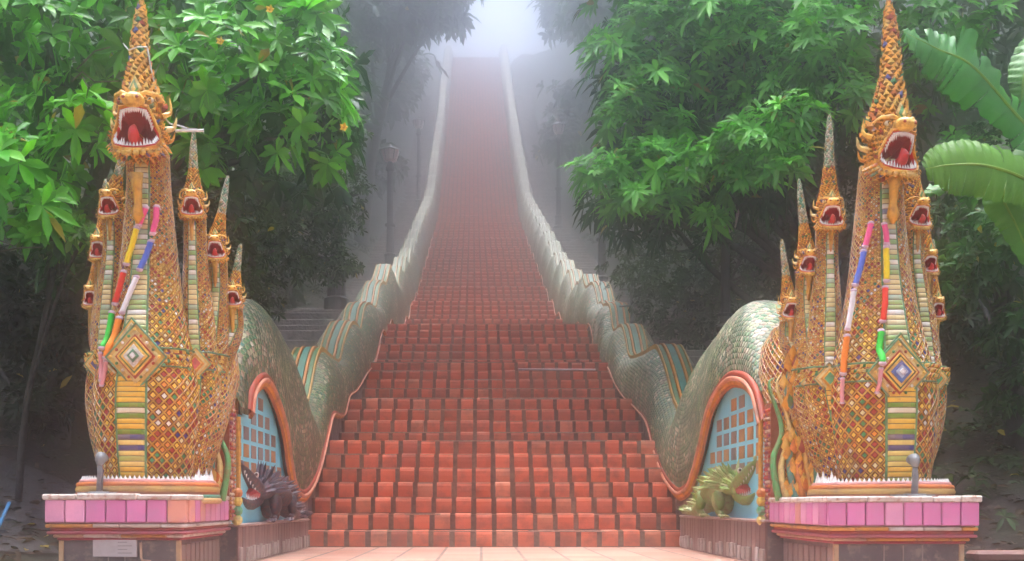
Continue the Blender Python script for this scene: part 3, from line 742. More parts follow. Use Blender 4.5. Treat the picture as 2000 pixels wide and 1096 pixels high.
    pan=mb.build('arch_panel',[attr_mat('blue_render',rough=.7,damt=.28,dirt=(.25,.48,.55),dscale=5)],root)
    mb=MB()
    for r_ in range(6):
        for c_ in range(9):
            z0=6.62+c_*.225; h0=.20+r_*.118
            rl=min(rail(z0-.02),rail(z0+.2))-.06
            if h0+.09>rl or z0+.2>zend: continue
            cc=[(.44,.22,.11),(.34,.22,.16),(.52,.25,.08),(.26,.22,.21)][int(rng.random()*4)]
            mb.box(min(xp-sg*.004,xp+sg*.002),max(xp-sg*.004,xp+sg*.002),z0,z0+.150,gz(h0),gz(h0+.088),col=cc)
    mb.build('panel_tiles',[MT['rail']],pan)
    mb=MB(); prev=None
    xw=XS+sg*.012
    zz_=np.concatenate([np.arange(zend,24,.06),np.arange(24,ZTOP,.3)])
    for a,b_ in zip(zz_[:-1],zz_[1:]):
        mb.add([(xw+drift(a),a,gz(stair_at(a)-.2)),(xw+drift(b_),b_,gz(stair_at(a)-.2)),(xw+drift(b_),b_,gz(max(rail(b_),stair_at(b_))+.0)),(xw+drift(a),a,gz(max(rail(a),stair_at(a))+.0))],[(0,1,2,3)] if sg>0 else [(3,2,1,0)])
    mb.build('side_wall',[noisy('dark_stone_wall',(.06,.045,.05),(.17,.13,.13),3,.85,18,.7,.02,c3=(.30,.25,.22))],root)
    return root

RAIL_L=[(6.81,.60),(6.92,.76),(7.27,.875),(7.62,.80),(8.0,.588),(8.23,.30),(8.45,.13),(8.75,.065),(9.12,.11),(9.55,.26),(9.95,.50),(10.26,.72),(10.58,.92),(11.1,.96),(11.5,1.02),(11.9,1.26),(12.58,1.40),(13.4,1.66),(14.0,1.84),(14.65,2.0),(15.4,2.4)]
RIDGE_L=[(6.5,.9),(7.2,1.36),(7.7,1.55),(8.15,1.60),(8.8,1.53),(9.3,1.36),(9.7,1.05),(9.98,.88),(10.3,1.10),(10.7,1.48),(11.07,1.68),(11.6,1.70),(12.45,1.75),(12.9,2.05),(13.6,2.40),(14.2,2.5),(14.7,2.52),(15.2,2.9),(15.9,3.12),(17.0,3.28),(17.7,3.75),(18.4,4.0),(19.1,4.15),(20.1,4.72)]
RAIL_R=[(6.45,.50),(6.6,.69),(6.8,.80),(7.05,.86),(7.3,.88),(7.6,.84),(7.94,.72),(8.23,.457),(8.6,.19),(8.95,.10),(9.3,.11),(9.9,.277),(10.47,.58),(10.9,.87),(11.47,1.04),(12.1,1.20),(12.7,1.34),(13.5,1.60),(14.2,1.90),(15.0,2.08),(16,2.45)]
RIDGE_R=[(6.5,.95),(7.0,1.36),(7.35,1.47),(7.8,1.50),(8.4,1.46),(9.2,1.34),(9.6,1.15),(9.95,.92),(10.4,1.05),(10.9,1.45),(11.4,1.75),(11.8,1.80),(12.4,1.83),(13.5,1.95),(13.9,2.25),(14.3,2.5),(15.1,2.58),(15.6,3.04),(16.8,3.25),(17.3,3.6),(17.8,3.85),(18.8,4.0),(19.4,4.38)]
NL=naga(-1,-1.905,5.85,RAIL_L,RIDGE_L,XL,.80,'ornate golden seven headed serpent with green scaled tail climbing the left edge of the stairs',.0,0)
NR=naga(1,2.285,5.85,RAIL_R,RIDGE_R,XR,.715,'ornate golden seven headed serpent with green scaled tail climbing the right edge of the stairs',.30,0)
# ---------------------------------------------------------------- pedestals and low walls
MT['cap']=noisy('weathered_white_cap',(.45,.40,.34),(.68,.64,.58),9,.7,30,.5,.006,c3=(.35,.16,.09))
MT['mould']=attr_mat('pedestal_moulding',rough=.5,damt=.8,dirt=(.22,.13,.09),dscale=12,bstr=.5,bdist=.006)
MT['slab']=noisy('dark_stone_panel',(.045,.045,.055),(.13,.125,.13),5,.45,20,.3,.006,c3=(.26,.22,.18))
def pedestal(label,x0,x1,y0,y1,top,side):
    root=thing('pedestal',label,'pedestal',(0,0,0),'tiled statue pedestals')
    g=lambda v: v+EYE
    # outer pink tile band box
    mb=MB(); mb.box(x0+.012,x1-.012,y0+.012,y1-.012,g(top-.14),g(top-.004),col=(.5,.35,.35),bev=.01); mb.build('band_core',[MT['mould']],root)
    mb=MB(); tw=.104
    n=int(round((x1-x0)/tw)); w=(x1-x0)/n
    def pk():
        q=rng.random(); return tuple(np.clip(np.array((.62,.20,.42) if q<.6 else ((.72,.34,.52) if q<.85 else (.66,.30,.22)))*(.85+.25*rng.random()),0,1))
    for k in range(n): mb.box(x0+k*w+.003,x0+(k+1)*w-.003,y0-.006,y0+.02,g(top-.132),g(top-.012),col=pk(),bev=.005)
    n=int(round((y1-y0)/tw)); w=(y1-y0)/n
    for k in range(n):
        for xa,xb in ((x0-.006,x0+.02),(x1-.02,x1+.006)): mb.box(xa,xb,y0+.022+k*(w-.003)+.003,y0+.022+(k+1)*(w-.003)-.003,g(top-.132),g(top-.012),col=pk(),bev=.005)
    mb.build('pink_tiles',[MT['glaze']],root)
    mb=MB(); k=x0-.012   # cracked cap slabs
    while k<x1-.02:
        ln=.12+.22*rng.random(); e=min(k+ln,x1+.012); e=x1+.012 if x1-e<.06 else e
        mb.box(k+.002,e-.002,y0-.014,y1+.01,g(top-.012),g(top+.016+.008*rng.random()),bev=.007); k=e
    mb.build('cap_slab',[MT['cap']],root)
    mb=MB(); pieces=((-.14,-.160,.0,(.56,.50,.42),1),(-.160,-.178,.018,(.40,.06,.05),0),(-.178,-.196,.006,(.42,.10,.14),0),(-.196,-.214,.030,(.60,.42,.28),1),(-.214,-.228,.045,(.45,.05,.10),0))
    for a,b_,ins,cc,seg in pieces:
        if seg:
            k=x0+ins
            while k<x1-ins-.01:
                e=min(k+.13+.15*rng.random(),x1-ins); q=rng.random(); c2=cc if q<.5 else ((.62,.30,.05) if q<.8 else (.70,.66,.6))
                mb.box(k,e-.003,y0+ins,y1-ins,g(top+b_+.001),g(top+a),col=c2,bev=.006); k=e
        else: mb.box(x0+ins,x1-ins,y0+ins,y1-ins,g(top+b_+.001),g(top+a),col=cc,bev=.006)
    mb.build('cornice',[MT['mould']],root)
    ins=.065; mb=MB(); mb.box(x0+ins,x1-ins,y0+ins,y1-ins,-.05,g(top-.229)); base=mb.build('base_block',[MT['slab']],root)
    for xx in (x0+ins,x1-ins): mb=MB(); mb.box(xx-.012,xx+.012,y0+ins-.010,y0+ins+.014,.0,g(top-.23),col=(.52,.36,.20)); mb.build('corner_strip',[MT['mould']],root)
    n=9; mb=MB()
    for k in range(n):   # vertical plates along the side face
        for xx in (x1-ins if side<0 else x0+ins,): mb.box(xx-.008,xx+.008,y0+ins+.03+k*(y1-y0-2*ins-.04)/n,y0+ins+.03+(k+.8)*(y1-y0-2*ins-.04)/n,.0,g(top-.25),col=tuple(np.array((.20,.15,.14))*(.8+.5*rng.random())),bev=.003)
    mb.build('side_plates',[MT['mould']],root)
    for xx in np.linspace(x0+ins+.25,x1-ins-.2,3): mb=MB(); mb.box(xx-.003,xx+.003,y0+ins-.003,y0+ins+.01,.0,g(top-.235),col=(.30,.27,.25)); mb.build('panel_joint',[MT['mould']],root)
    if side<0:
        mb=MB(); mb.tube([(x0+.49,y0+ins-.006,g(top-.24)),(x0+.493,y0+ins-.008,g(top-.32)),(x0+.50,y0+ins-.008,g(top-.335)),(x0+.545,y0+ins-.008,g(top-.34))],.007,6,col=(.60,.42,.28)); mb.build('mortar_streak',[MT['mould']],root)
    return root
pedestal('pink tiled pedestal under the left serpent statue, with a grey notice on its dark front',-2.312,-1.555,5.42,6.40,.035,-1)
pedestal('pink tiled pedestal under the right serpent statue, beside the banana leaves',1.775,2.555,5.25,6.30,.022,1)
# notice plate (plain, with faint lines)
mb=MB(); z0=5.42+.065
xa,xb=XZ(183,z0),XZ(269,z0); mb.box(xa,xb,z0-.016,z0-.004,hz(z0,1088),hz(z0,1043),col=(.52,.52,.54),bev=.003)
for k in range(5): mb.box(xa+.135,xa+.135+(.05 if k%2 else .075),z0-.018,z0-.0155,hz(z0,1052+k*7)-.002,hz(z0,1052+k*7)+.002,col=(.25,.25,.27))
tag(mb.build('notice_plate',[attr_mat('plate_metal',rough=.4,metal=.2,damt=.2,bstr=.1)]),'small grey metal notice plate fixed on the dark front of the left pedestal','notice')
def low_wall(label,XS,sg,y0,y1,top):
    root=thing('low_wall',label,'low wall',(0,0,0),'low plank-faced walls beside the lowest steps')
    g=lambda v:v+EYE
    xi=XS-sg*.03; a,b_=sorted((xi,XS+sg*.5)); mb=MB(); mb.box(a,b_,y0,y1,-.05,g(top-.018)); mb.build('wall_core',[MT['slab']],root)
    mb=MB(); a,b_=sorted((xi-sg*.02,XS+sg*.5)); mb.box(a,b_,y0,y1+.015,g(top-.018),g(top),col=(.42,.30,.28),bev=.006); mb.build('coping',[MT['mould']],root)
    mb=MB(); z=y0
    while z<y1:
        w=.07+.05*rng.random(); a,b_=sorted((xi-sg*.012,xi+sg*.01)); mb.box(a,b_,z,min(z+w,y1),.0,g(top-.019),col=tuple(np.array((.20,.12,.11))*(.75+.6*rng.random())),bev=.004)
        a,b_=sorted((xi-sg*.022,xi-sg*.010)); 
        if rng.random()<.8: mb.box(a,b_,z+.01,min(z+w,y1)-.015,.012+.01*rng.random(),.10+.02*rng.random(),col=tuple(np.array((.38,.34,.32))*(.8+.4*rng.random())),bev=.004)
        z+=w+.012
    mb.build('vertical_plates',[MT['mould']],root)
low_wall('low dark wall with vertical plates between the left pedestal and the stairs',XL,-1,6.41,8.99,-.125)
low_wall('low dark wall with vertical plates between the right pedestal and the stairs',XR,1,6.31,9.0,-.095)

# ---------------------------------------------------------------- small guardian creatures on the ledges
def creature(name,label,XS,sg,top,dark):
    """squat scaly beast, jaws gaping towards the viewer, tail towards the stairs"""
    root=thing(name,label,'statue',(XS-sg*.02,7.60,top+EYE))
    body=(.022,.026,.042) if dark else (.19,.30,.07); light=(.15,.16,.21) if dark else (.40,.46,.18)
    # local: f along -Y (towards viewer), x towards outside
    def P(f,x,z): return (sg*x+sg*.0-sg*(-f)*.0+ (.10*f)*sg*-1*-1*.6, -f, z)
    mb=MB()
    spine=catm([(-1.05,0,.03,.018),(-.80,0,.035,.035),(-.55,0,.05,.055),(-.32,0,.11,.085),(-.10,0,.20,.105),(.10,0,.245,.10),(.28,0,.235,.085),(.42,0,.215,.075),(.52,0,.20,.06)],4)
    mb.tube([P(p[0],p[1],p[2]) for p in spine],[p[3] for p in spine],12,col=body,flat=.9)
    # chest and legs with clawed feet
    mb.ellipsoid(P(.10,0,.13),(.085,.16,.115),12,8,col=light if not dark else body)
    for f,x in ((.30,.065),(.30,-.065),(-.15,.075),(-.15,-.075)):
        L=catm([P(f-.08,x,.17),P(f-.02,x*1.25,.10),P(f-.06,x*1.2,.05),P(f+.03,x*1.25,.016)],3); mb.tube(L,[.045-.022*(q/(len(L)-1)) for q in range(len(L))],8,col=body)
        for q in (-1,0,1): mb.tube([P(f+.03,x*1.25+q*.018,.016),P(f+.10,x*1.25+q*.03,.008)],[.013,.005],6,col=light)
    b_o=mb.build('body',[MT['ornament']],root,smooth=True)
    mb=MB()
    U=catm([P(.48,0,.23),P(.60,0,.28),P(.74,0,.335),P(.84,0,.385)],3); mb.tube(U,[.068,.066,.062,.058,.054,.05,.045,.036,.026,.014][:len(U)],10,col=body,flat=.85)
    D_=catm([P(.46,0,.16),P(.58,0,.125),P(.70,0,.13),P(.80,0,.165)],3); mb.tube(D_,[.055,.052,.05,.047,.043,.038,.032,.026,.018,.010][:len(D_)],10,col=body,flat=.85)
    for x in (-1,1): mb.ellipsoid(P(.62,x*.045,.325),(.018,.024,.02),8,6,col=(.7,.68,.6)); mb.ellipsoid(P(.645,x*.052,.328),(.009,.01,.01),8,5,col=(.01,.01,.01))
    mb.ellipsoid(P(.82,0,.40),(.02,.025,.02),8,5,col=light)
    hd=mb.build('head',[MT['ornament']],root,smooth=True)
    mb=MB()
    for path,up,rr in ((U,-1,.05),(D_,1,.045)):
        for q in range(1,len(path)-1):
            for x in (-1,1):
                c_=np.array(path[q])+np.array([x*.036*(1-q/len(path)*.6),0,up*rr*(1-.75*q/len(path))]); r=.008
                ring=[c_+(r*math.cos(a),r*math.sin(a),0) for a in (0,2.09,4.19)]; mb.add(ring+[c_+np.array([0,0,up*.032])],[(0,1,3),(1,2,3),(2,0,3)],col=(.80,.79,.76))
    mb.tube([P(.46,0,.19),P(.60,0,.20),P(.68,0,.185)],[.05,.04,.02],8,col=(.42,.03,.03))
    mb.build('jaws',[MT['enamel']],hd)
    mb=MB()    # shaggy mane of overlapping locks
    for k in range(170):
        i=int(rng.integers(2,len(spine)-2)); p=spine[i]; th=rng.normal()*.9
        o_=np.array([math.sin(th),0,math.cos(th)]); a=np.array(P(*p[:3]))+o_*p[3]*.9
        front=.2+.8*(i/len(spine)); mb.petal(a,(o_[0]*.4,.85,.25*front),o_,.07+.05*front,.035,.035,col=light if rng.random()<.45 else tuple(np.array(body)*1.6))
    for k in range(46):
        a_=rng.random()*math.pi-math.pi/2; c_=np.array(P(.40,0,.21)); o_=np.array([math.sin(a_),0,math.cos(a_)]); mb.petal(c_+o_*.075,(o_[0],.35,o_[2]),(0,-1,.2),.10+.05*rng.random(),.035,.02,col=light if rng.random()<.6 else body)
    mb.build('mane',[MT['ornament']],root)
    return root
creature('guardian_creature','small black beast statue with gaping toothed jaws before the left blue panel',XL,-1,-.125,True)
creature('guardian_creature','small moss green beast statue with gaping jaws before the right blue panel',XR,1,-.095,False)

# ---------------------------------------------------------------- ribbons hung on the statues
bpy.context.view_layer.update()
def bvh_of(root):
    V=[];Fc=[];n=0
    def rec(o):
        nonlocal n
        if o.type=='MESH' and o.name.split('.')[0] in ('neck','belly_band','medallion','body_core','belt'):
            mw=o.matrix_world; V.extend([mw@v.co for v in o.data.vertices]); Fc.extend([[k+n for k in p.vertices] for p in o.data.polygons]); n=len(V)
        for c in o.children: rec(c)
    rec(root); return BVHTree.FromPolygons(V,Fc)
def ribbon(name,label,root,segs,zref):
    bv=bvh_of(root); mb=MB()
    def surf(px,py):
        x=XZ(px,zref); h=hz(zref,py); hit=bv.ray_cast(Vector((x,0,h)),Vector((0,1,0)),20)
        y=min(hit[0].y,zref+.06) if hit[0] else zref+.06
        return [x,y-.018,h]
    allp=[]
    for cc,pts,r in segs:
        P_=[]; 
        for (a,b_) in zip(pts[:-1],pts[1:]):
            for t in np.linspace(0,1,7)[:-1]: P_.append(surf(lerp(a[0],b_[0],t),lerp(a[1],b_[1],t)))
        P_.append(surf(*pts[-1])); ys=[p[1] for p in P_]
        for k in range(len(P_)): P_[k][1]=min(ys[max(0,k-1):k+2])
        ys=[p[1] for p in P_]
        for k in range(1,len(P_)-1): P_[k][1]=(ys[k-1]+ys[k]+ys[k+1])/3
        n=len(P_); R=[r*(1+.07*math.sin(k*2.3)) for k in range(n)]
        mb.tube(P_,R,8,col=cc)
        for e in (0,-1): mb.ellipsoid(P_[e],(r*1.25,r*1.1,r*.8),8,6,col=(.62,.45,.55))
    return tag(mb.build(name,[MT['cloth']],smooth=True),label,'garland','coloured ribbon garlands on the statues')
PK=(.85,.10,.28);YL=(.88,.66,.01);RD=(.80,.035,.012);GR=(.02,.55,.05);BL=(.09,.16,.62);WH=(.78,.76,.78);OR=(.88,.24,.015);LP=(.72,.30,.32)
zr=5.65
ribbon('ribbon_garland','pink, yellow, red and green ribbon strand hanging down the left serpent, its outer strand',NL,[(PK,[(280,402),(272,420),(266,436)],.017),(YL,[(262,442),(252,478),(241,512)],.017),(RD,[(236,528),(228,560),(219,590)],.017),(GR,[(213,608),(209,645),(203,682)],.017),(LP,[(201,692),(200,715),(203,745)],.013)],zr)
ribbon('ribbon_garland','pink, blue, white and orange ribbon strand hanging down the left serpent, nearest its belly band',NL,[(PK,[(301,400),(300,425),(293,452)],.017),(BL,[(290,468),(280,497),(269,524)],.017),(WH,[(264,540),(250,578),(238,610)],.016),(OR,[(233,622),(225,660),(215,702)],.019),(LP,[(213,708),(210,735),(206,755)],.013)],zr)
ribbon('ribbon_garland','pink, blue, white and orange ribbon strand hanging down the right serpent, nearest the stairs',NR,[(PK,[(1707,432),(1702,455),(1695,478)],.016),(BL,[(1693,487),(1686,520),(1676,553)],.017),(WH,[(1673,565),(1668,600),(1661,640)],.016),(OR,[(1660,654),(1655,690),(1652,728)],.018),(LP,[(1651,738),(1650,760),(1650,785)],.012)],zr)
ribbon('ribbon_garland','pink, yellow, red and green ribbon strand hanging down the right serpent over its belly band',NR,[(PK,[(1733,434),(1737,452),(1738,472)],.016),(YL,[(1737,480),(1737,512),(1735,546)],.017),(RD,[(1732,560),(1729,592),(1723,628)],.017),(GR,[(1718,648),(1712,680),(1706,716)],.018),(LP,[(1705,726),(1703,748),(1702,770)],.012)],zr)

# ---------------------------------------------------------------- little spotlights on the pedestals
def spot(label,x,y,top,lean):
    root=thing('spotlight',label,'spotlight',(x,y,top),'grey spotlights in front of the statues')
    mb=MB(); mb.tube([(0,0,0),(0,0,.012)],[.06,.055],14); mb.box(-.11,.10,-.02,.05,.0,.008); mb.build('foot_plate',[MT['grey']],root)
    mb=MB(); mb.tube([(0,0,.01),(.004,0,.10),(lean*.3,0,.155)],[.018,.016,.013],9); mb.build('stem',[MT['grey']],root,smooth=True)
    mb=MB(); a=Vector((lean*.3,0,.155)); d=Vector((0,1,.45)).normalized()
    mb.tube([a-d*.01,a+Vector((0,0,.02)),a+Vector((0,0,.03))+d*.03],[.012,.026,.036],14,cap=True); mb.build('lamp_head',[MT['grey']],root,smooth=True)
spot('grey spotlight on a short stem at the outer front corner of the left pedestal',XZ(197,5.52),5.50,.035+.022+EYE,.01)
spot('grey spotlight on a short stem before the lattice belly of the right statue',XZ(1783,5.42),5.40,.022+.022+EYE,.01)

# cable and small tube light at the left statue's crests
mb=MB()
y=5.80; pts=catm([(XZ(288,y),y,hz(y,95)),(XZ(300,y),y-.02,hz(y,150)),(XZ(318,y),y-.02,hz(y,215)),(XZ(330,y),y,hz(y,240)),(XZ(352,5.95),5.95,hz(5.95,246)),(XZ(372,5.98),5.98,hz(5.98,254))],5)
mb.tube(pts,.0045,5,col=(.55,.55,.58)); mb.tube([(XZ(250,y),y-.08,hz(y,97)),(XZ(262,y),y-.09,hz(y,112)),(XZ(278,y),y-.09,hz(y,106)),(XZ(289,y),y-.02,hz(y,95))],.004,5,col=(.6,.6,.6))
tag(mb.build('cable',[MT['rail']]),'thin grey cable running down from the tall crest of the left serpent','cable')
mb=MB(); y=5.96; mb.tube([(XZ(343,y),y,hz(y,256)),(XZ(398,y),y,hz(y,255))],.009,8,col=(.62,.66,.68)); mb.box(XZ(355,y),XZ(385,y),y-.006,y+.012,hz(y,256)+.004,hz(y,256)+.014,col=(.5,.5,.5))
tag(mb.build('tube_lamp',[MT['rail']]),'small pale tube lamp on top of the second crest of the left serpent','lamp')

# ---------------------------------------------------------------- lamp posts along the side paths
def lamp_post(label,x,y,base,hgt,thick=1.0):
    root=thing('lamp_post',label,'lamp post',(x,y,base),'black lamp posts along the side paths')
    t=thick; mb=MB(); prof=[(0,.15),(.05,.15),(.07,.125),(.30,.12),(.34,.09),(.60,.085),(.66,.10),(.70,.07)]
    mb.tube([(0,0,p[0]) for p in prof],[p[1]*t for p in prof],12); mb.build('post_base',[MT['metal']],root,smooth=False)
    mb=MB(); H=hgt-.35; prof=[(.70,.062),(H*.45,.055),(H*.455,.085),(H*.47,.085),(H*.475,.052),(H*.92,.045),(H*.93,.07),(H*.95,.07),(H,.04)]
    mb.tube([(0,0,p[0]) for p in prof],[p[1]*t for p in prof],12); mb.build('shaft',[MT['metal']],root)
    mb=MB(); prof=[(H,.05),(H+.05,.11),(H+.29,.16)]; mb.tube([(0,0,p[0]) for p in prof],[p[1]*t for p in prof],6,col=(.62,.52,.50)); mb.build('lantern_glass',[MT['glaze']],root)
    mb=MB(); prof=[(H+.29,.19),(H+.33,.15),(H+.42,.05),(H+.48,.012)]; mb.tube([(0,0,p[0]) for p in prof],[p[1]*t for p in prof],6)
    for k in range(6):
        a=k*math.pi/3; mb.tube([(.115*t*math.cos(a),.115*t*math.sin(a),H+.04),(.165*t*math.cos(a),.165*t*math.sin(a),H+.29)],.01,4)
    mb.build('lantern_cap',[MT['metal']],root)
def gpath(z): return max(stair_smooth(z)+.42,profile(z)-.385+.40)+EYE
lamp_post('black lamp post rising from dark bushes beside the right path, the nearest one',XZ(1417,11.6),11.6,gpath(11.6),3.42+EYE-gpath(11.6),1.1)
lamp_post('black lamp post behind the right serpent wall under the leafy branch, thick base showing',XZ(1176,22.5),22.5,gpath(22.5)-.1,3.6,1.5)
lamp_post('hazy lamp post beside the right path, third up the hill',XZ(1091,36),36,gpath(36)-.2,3.9,1.5)
lamp_post('dark lamp post with a thick base beside the left path, the nearest one',XZ(657,17.2),17.2,gpath(17.2)-.1,3.6,1.75)
lamp_post('tall black lamp post beside the left path above the serpent wall',XZ(762,27.5),27.5,gpath(27.5)-.2,3.5,1.7)
lamp_post('faint lamp post high on the left path, nearly lost in fog',XZ(818,41),41,gpath(41)-.2,3.9,1.5)
# metal railing by the right path, barrier bar across the steps
root=thing('metal_railing','short grey metal railing behind the right serpent wall','railing',(XZ(1250,15.2),15.2,0))
zb=gpath(15.2); mb=MB()
for dx in (-.12,.10): 
    mb=MB(); mb.tube([(dx,0,zb-.3),(dx,0,zb+.62)],.028,8); mb.build('post',[MT['grey']],root)
for q in (.6,.35): 
    mb=MB(); mb.tube([(-.30,.05,zb+q),(.12,0,zb+q)],.018,7); mb.build('rail',[MT['grey']],root)
mb=MB(); y=13.985; hb_=1.818+EYE+.018; mb.tube([(XZ(1012,y),y,hb_+.004),(XZ(1090,y),y,hb_),(XZ(1163,y),y,hb_)],.015,7,col=(.50,.48,.50))
tag(mb.build('metal_bar',[MT['rail']],smooth=True),'thin pale metal bar lying across the right half of one step','bar')
# broom stick at the left edge, fallen log at the right
mb=MB(); mb.tube([(XZ(-12,6.6),6.6,hz(6.6,1050)),(XZ(18,6.9),6.9,hz(6.9,982))],.012,8,col=(.02,.25,.55)); tag(mb.build('blue_stick',[MT['rail']],smooth=True),'thin bright blue stick lying on the ground at the far left','stick')
mb=MB(); mb.box(XZ(1905,6.0),XZ(2080,6.0),6.0,6.14,hz(6.0,1100),hz(6.0,1076),col=(.24,.10,.08),bev=.02); tag(mb.build('brick_kerb',[MT['mould']]),'short reddish kerb block on dark soil beside the right pedestal','kerb')
# ---------------------------------------------------------------- foliage
def nrm(a): return a/(np.linalg.norm(a,axis=-1,keepdims=True)+1e-9)
def leaf_mesh(name,base,dirs,nup,L,W,col,mat,parent=None,droop=.25,fold=.18,shape=(.0,.72,1.0,.0)):
    """one mesh of many real leaves, each folded along its midrib and drooping to the tip"""
    n=len(base); dirs=nrm(dirs); side=nrm(np.cross(dirs,nup)); up=nrm(np.cross(side,dirs))
    L=L[:,None]; W=W[:,None]; dz=np.array([0,0,1.0])
    def pt(t,w,f): return base+dirs*L*t-dz*L*droop*t*t+side*W*w+up*W*f
    V=np.stack([pt(0,0,0),pt(.33,-.5*shape[1],fold),pt(.33,0,0),pt(.33,.5*shape[1],fold),pt(.68,-.5*shape[2],fold),pt(.68,0,0),pt(.68,.5*shape[2],fold),pt(1,0,0)],1).reshape(-1,3)
    fq=np.array([[1,4,5,2],[2,5,6,3]]); ft=np.array([[0,1,2],[0,2,3],[4,7,5],[5,7,6]])
    off=(np.arange(n)*8)[:,None]
    flat=np.concatenate([np.concatenate([fq.ravel(),ft.ravel()])[None,:]+off]).ravel().astype(np.int32)
    lens=np.tile(np.array([4,4,3,3,3,3]),n).astype(np.int32); st=np.concatenate([[0],np.cumsum(lens)[:-1]]).astype(np.int32)
    me=bpy.data.meshes.new(name); mk_mesh(me,V,flat,st,lens,True)
    a=me.attributes.new('col','FLOAT_COLOR','FACE'); c=np.ones((n*6,4),dtype=np.float32); c[:,:3]=np.repeat(col,6,axis=0); a.data.foreach_set('color',c.ravel())
    me.materials.append(mat); return link(name,me,parent)
def leaf_cols(n,c1,c2,yellow=.01):
    t=rng.random(n)[:,None]; c=np.array(c1)*(1-t)+np.array(c2)*t; c=c*(.75+.5*rng.random(n)[:,None])
    y=rng.random(n)<yellow; c[y]=np.array((.42,.30,.03)); return c
def blob_points(blobs,shell=.55):
    """blobs: (x,y,z,rx,ry,rz,n): random centres inside, denser towards the surface, with outward directions"""
    P=[];D=[]
    for (x,y,z,rx,ry,rz,n) in blobs:
        d=nrm(rng.normal(size=(int(n),3))); r=(shell+(1-shell)*rng.random(int(n))**.6)[:,None]; r=np.where(rng.random((int(n),1))<.25,r*.6,r)
        r=r*(1+.16*np.sin(d[:,:1]*5+x*3)+.14*np.sin(d[:,2:]*7+y))
        P.append(np.array([x,y,z])+d*r*np.array([rx,ry,rz])); D.append(d)
    return np.concatenate(P),np.concatenate(D)
def whorls(P,D,k,L,W,c1,c2,name,mat,parent,droop=.35,spread=1.0,yellow=.01,upb=.6,shape=(.0,.72,1.0,.0),jit=.35):
    n=len(P); ax=nrm(D*.9+np.array([0,0,upb])+rng.normal(size=(n,3))*jit)
    a=nrm(np.cross(ax,rng.normal(size=(n,3)))); b_=np.cross(ax,a)
    base=[];dr=[];up=[]
    for q in range(k):
        th=q*2*math.pi/k+rng.random(n)*.5; lift=(.15+.55*rng.random(n))*1.0
        d=a*np.cos(th)[:,None]*spread+b_*np.sin(th)[:,None]*spread+ax*lift[:,None]
        base.append(P+ax*(rng.random(n)*L*.15)[:,None]); dr.append(d); up.append(ax)
    base=np.concatenate(base);dr=np.concatenate(dr);up=np.concatenate(up); m=len(base)
    sz=np.tile(.7+.55*rng.random(n),k); Ls=L*(.6+.6*rng.random(m))*sz; Ws=W*(.7+.5*rng.random(m))*sz
    tone=np.tile(.72+.5*rng.random(n),k)[:,None]
    return leaf_mesh(name,base,dr,up,Ls,Ws,leaf_cols(m,c1,c2,yellow)*tone,mat,parent,droop=droop,shape=shape)
def trunk_mesh(parent,pts,r0,r1,limbs,mat,nm='trunk'):
    mb=MB(); S=catm(pts,6); n=len(S)
    mb.tube([tuple(p) for p in S],[lerp(r0,r1,q/(n-1))*(1+.07*math.sin(q*1.9)) for q in range(n)],10)
    for (t,end) in limbs:
        i=min(n-1,int(t*(n-1))); a=S[i]; e=np.array(end,float); mid=lerp(a,e,.5)+np.array([0,0,.12*np.linalg.norm(e-a)])+rng.normal(size=3)*.05*np.linalg.norm(e-a)
        L=catm([a,mid,e],6); r=lerp(r0,r1,t)*.5; m_=len(L); mb.tube([tuple(p) for p in L],[lerp(r,.012,q/(m_-1)) for q in range(m_)],7)
    return mb.build(nm,[mat],parent,smooth=True)
G1=(.035,.115,.020); G2=(.085,.215,.030); DK1=(.014,.040,.012); DK2=(.040,.090,.022)
def B(px,py,z,rpx,rz,rpy,n): return (XZ(px,z),z,hz(z,py),rpx/F*z,rz,rpy/F*z,n)
# big-leaved tree at the upper left
root=thing('frangipani_tree','broad-leaved tree with bright glossy leaf whorls and few yellow flowers, upper left behind the statue','tree',(-3.6,8.6,.3))
ox,oy,oz=-3.6,8.6,.3
blobs=[B(60,60,7.4,150,.6,110,34),B(150,250,7.2,130,.5,90,26),B(20,330,6.9,90,.4,80,16),B(60,430,6.8,80,.35,50,14),B(-80,200,7.6,140,.6,200,30),
       B(330,60,7.9,140,.6,110,34),B(470,120,7.6,130,.6,110,34),B(560,50,7.9,110,.6,90,26),B(600,150,7.6,75,.5,95,22),B(420,230,7.9,90,.5,65,16),B(545,240,7.7,75,.4,65,14),B(640,250,8.0,40,.4,70,9),B(640,110,8.2,45,.5,90,9),
       B(300,-90,7.9,320,.9,110,60),B(0,-90,7.8,250,.9,110,40),B(230,200,8.2,140,.5,90,20),B(395,300,8.1,60,.4,55,8)]
P_,D_=blob_points(blobs); D_=nrm(D_*np.array([1,1.0,.7])+np.array([0,-.55,0]))
rt_=lambda P:P-np.array([ox,oy,oz])
whorls(rt_(P_),D_,9,.185,.062,(.045,.25,.012),(.17,.56,.025),'crown',MT['leaf_gloss'],root,droop=.22,upb=.55,yellow=.012)
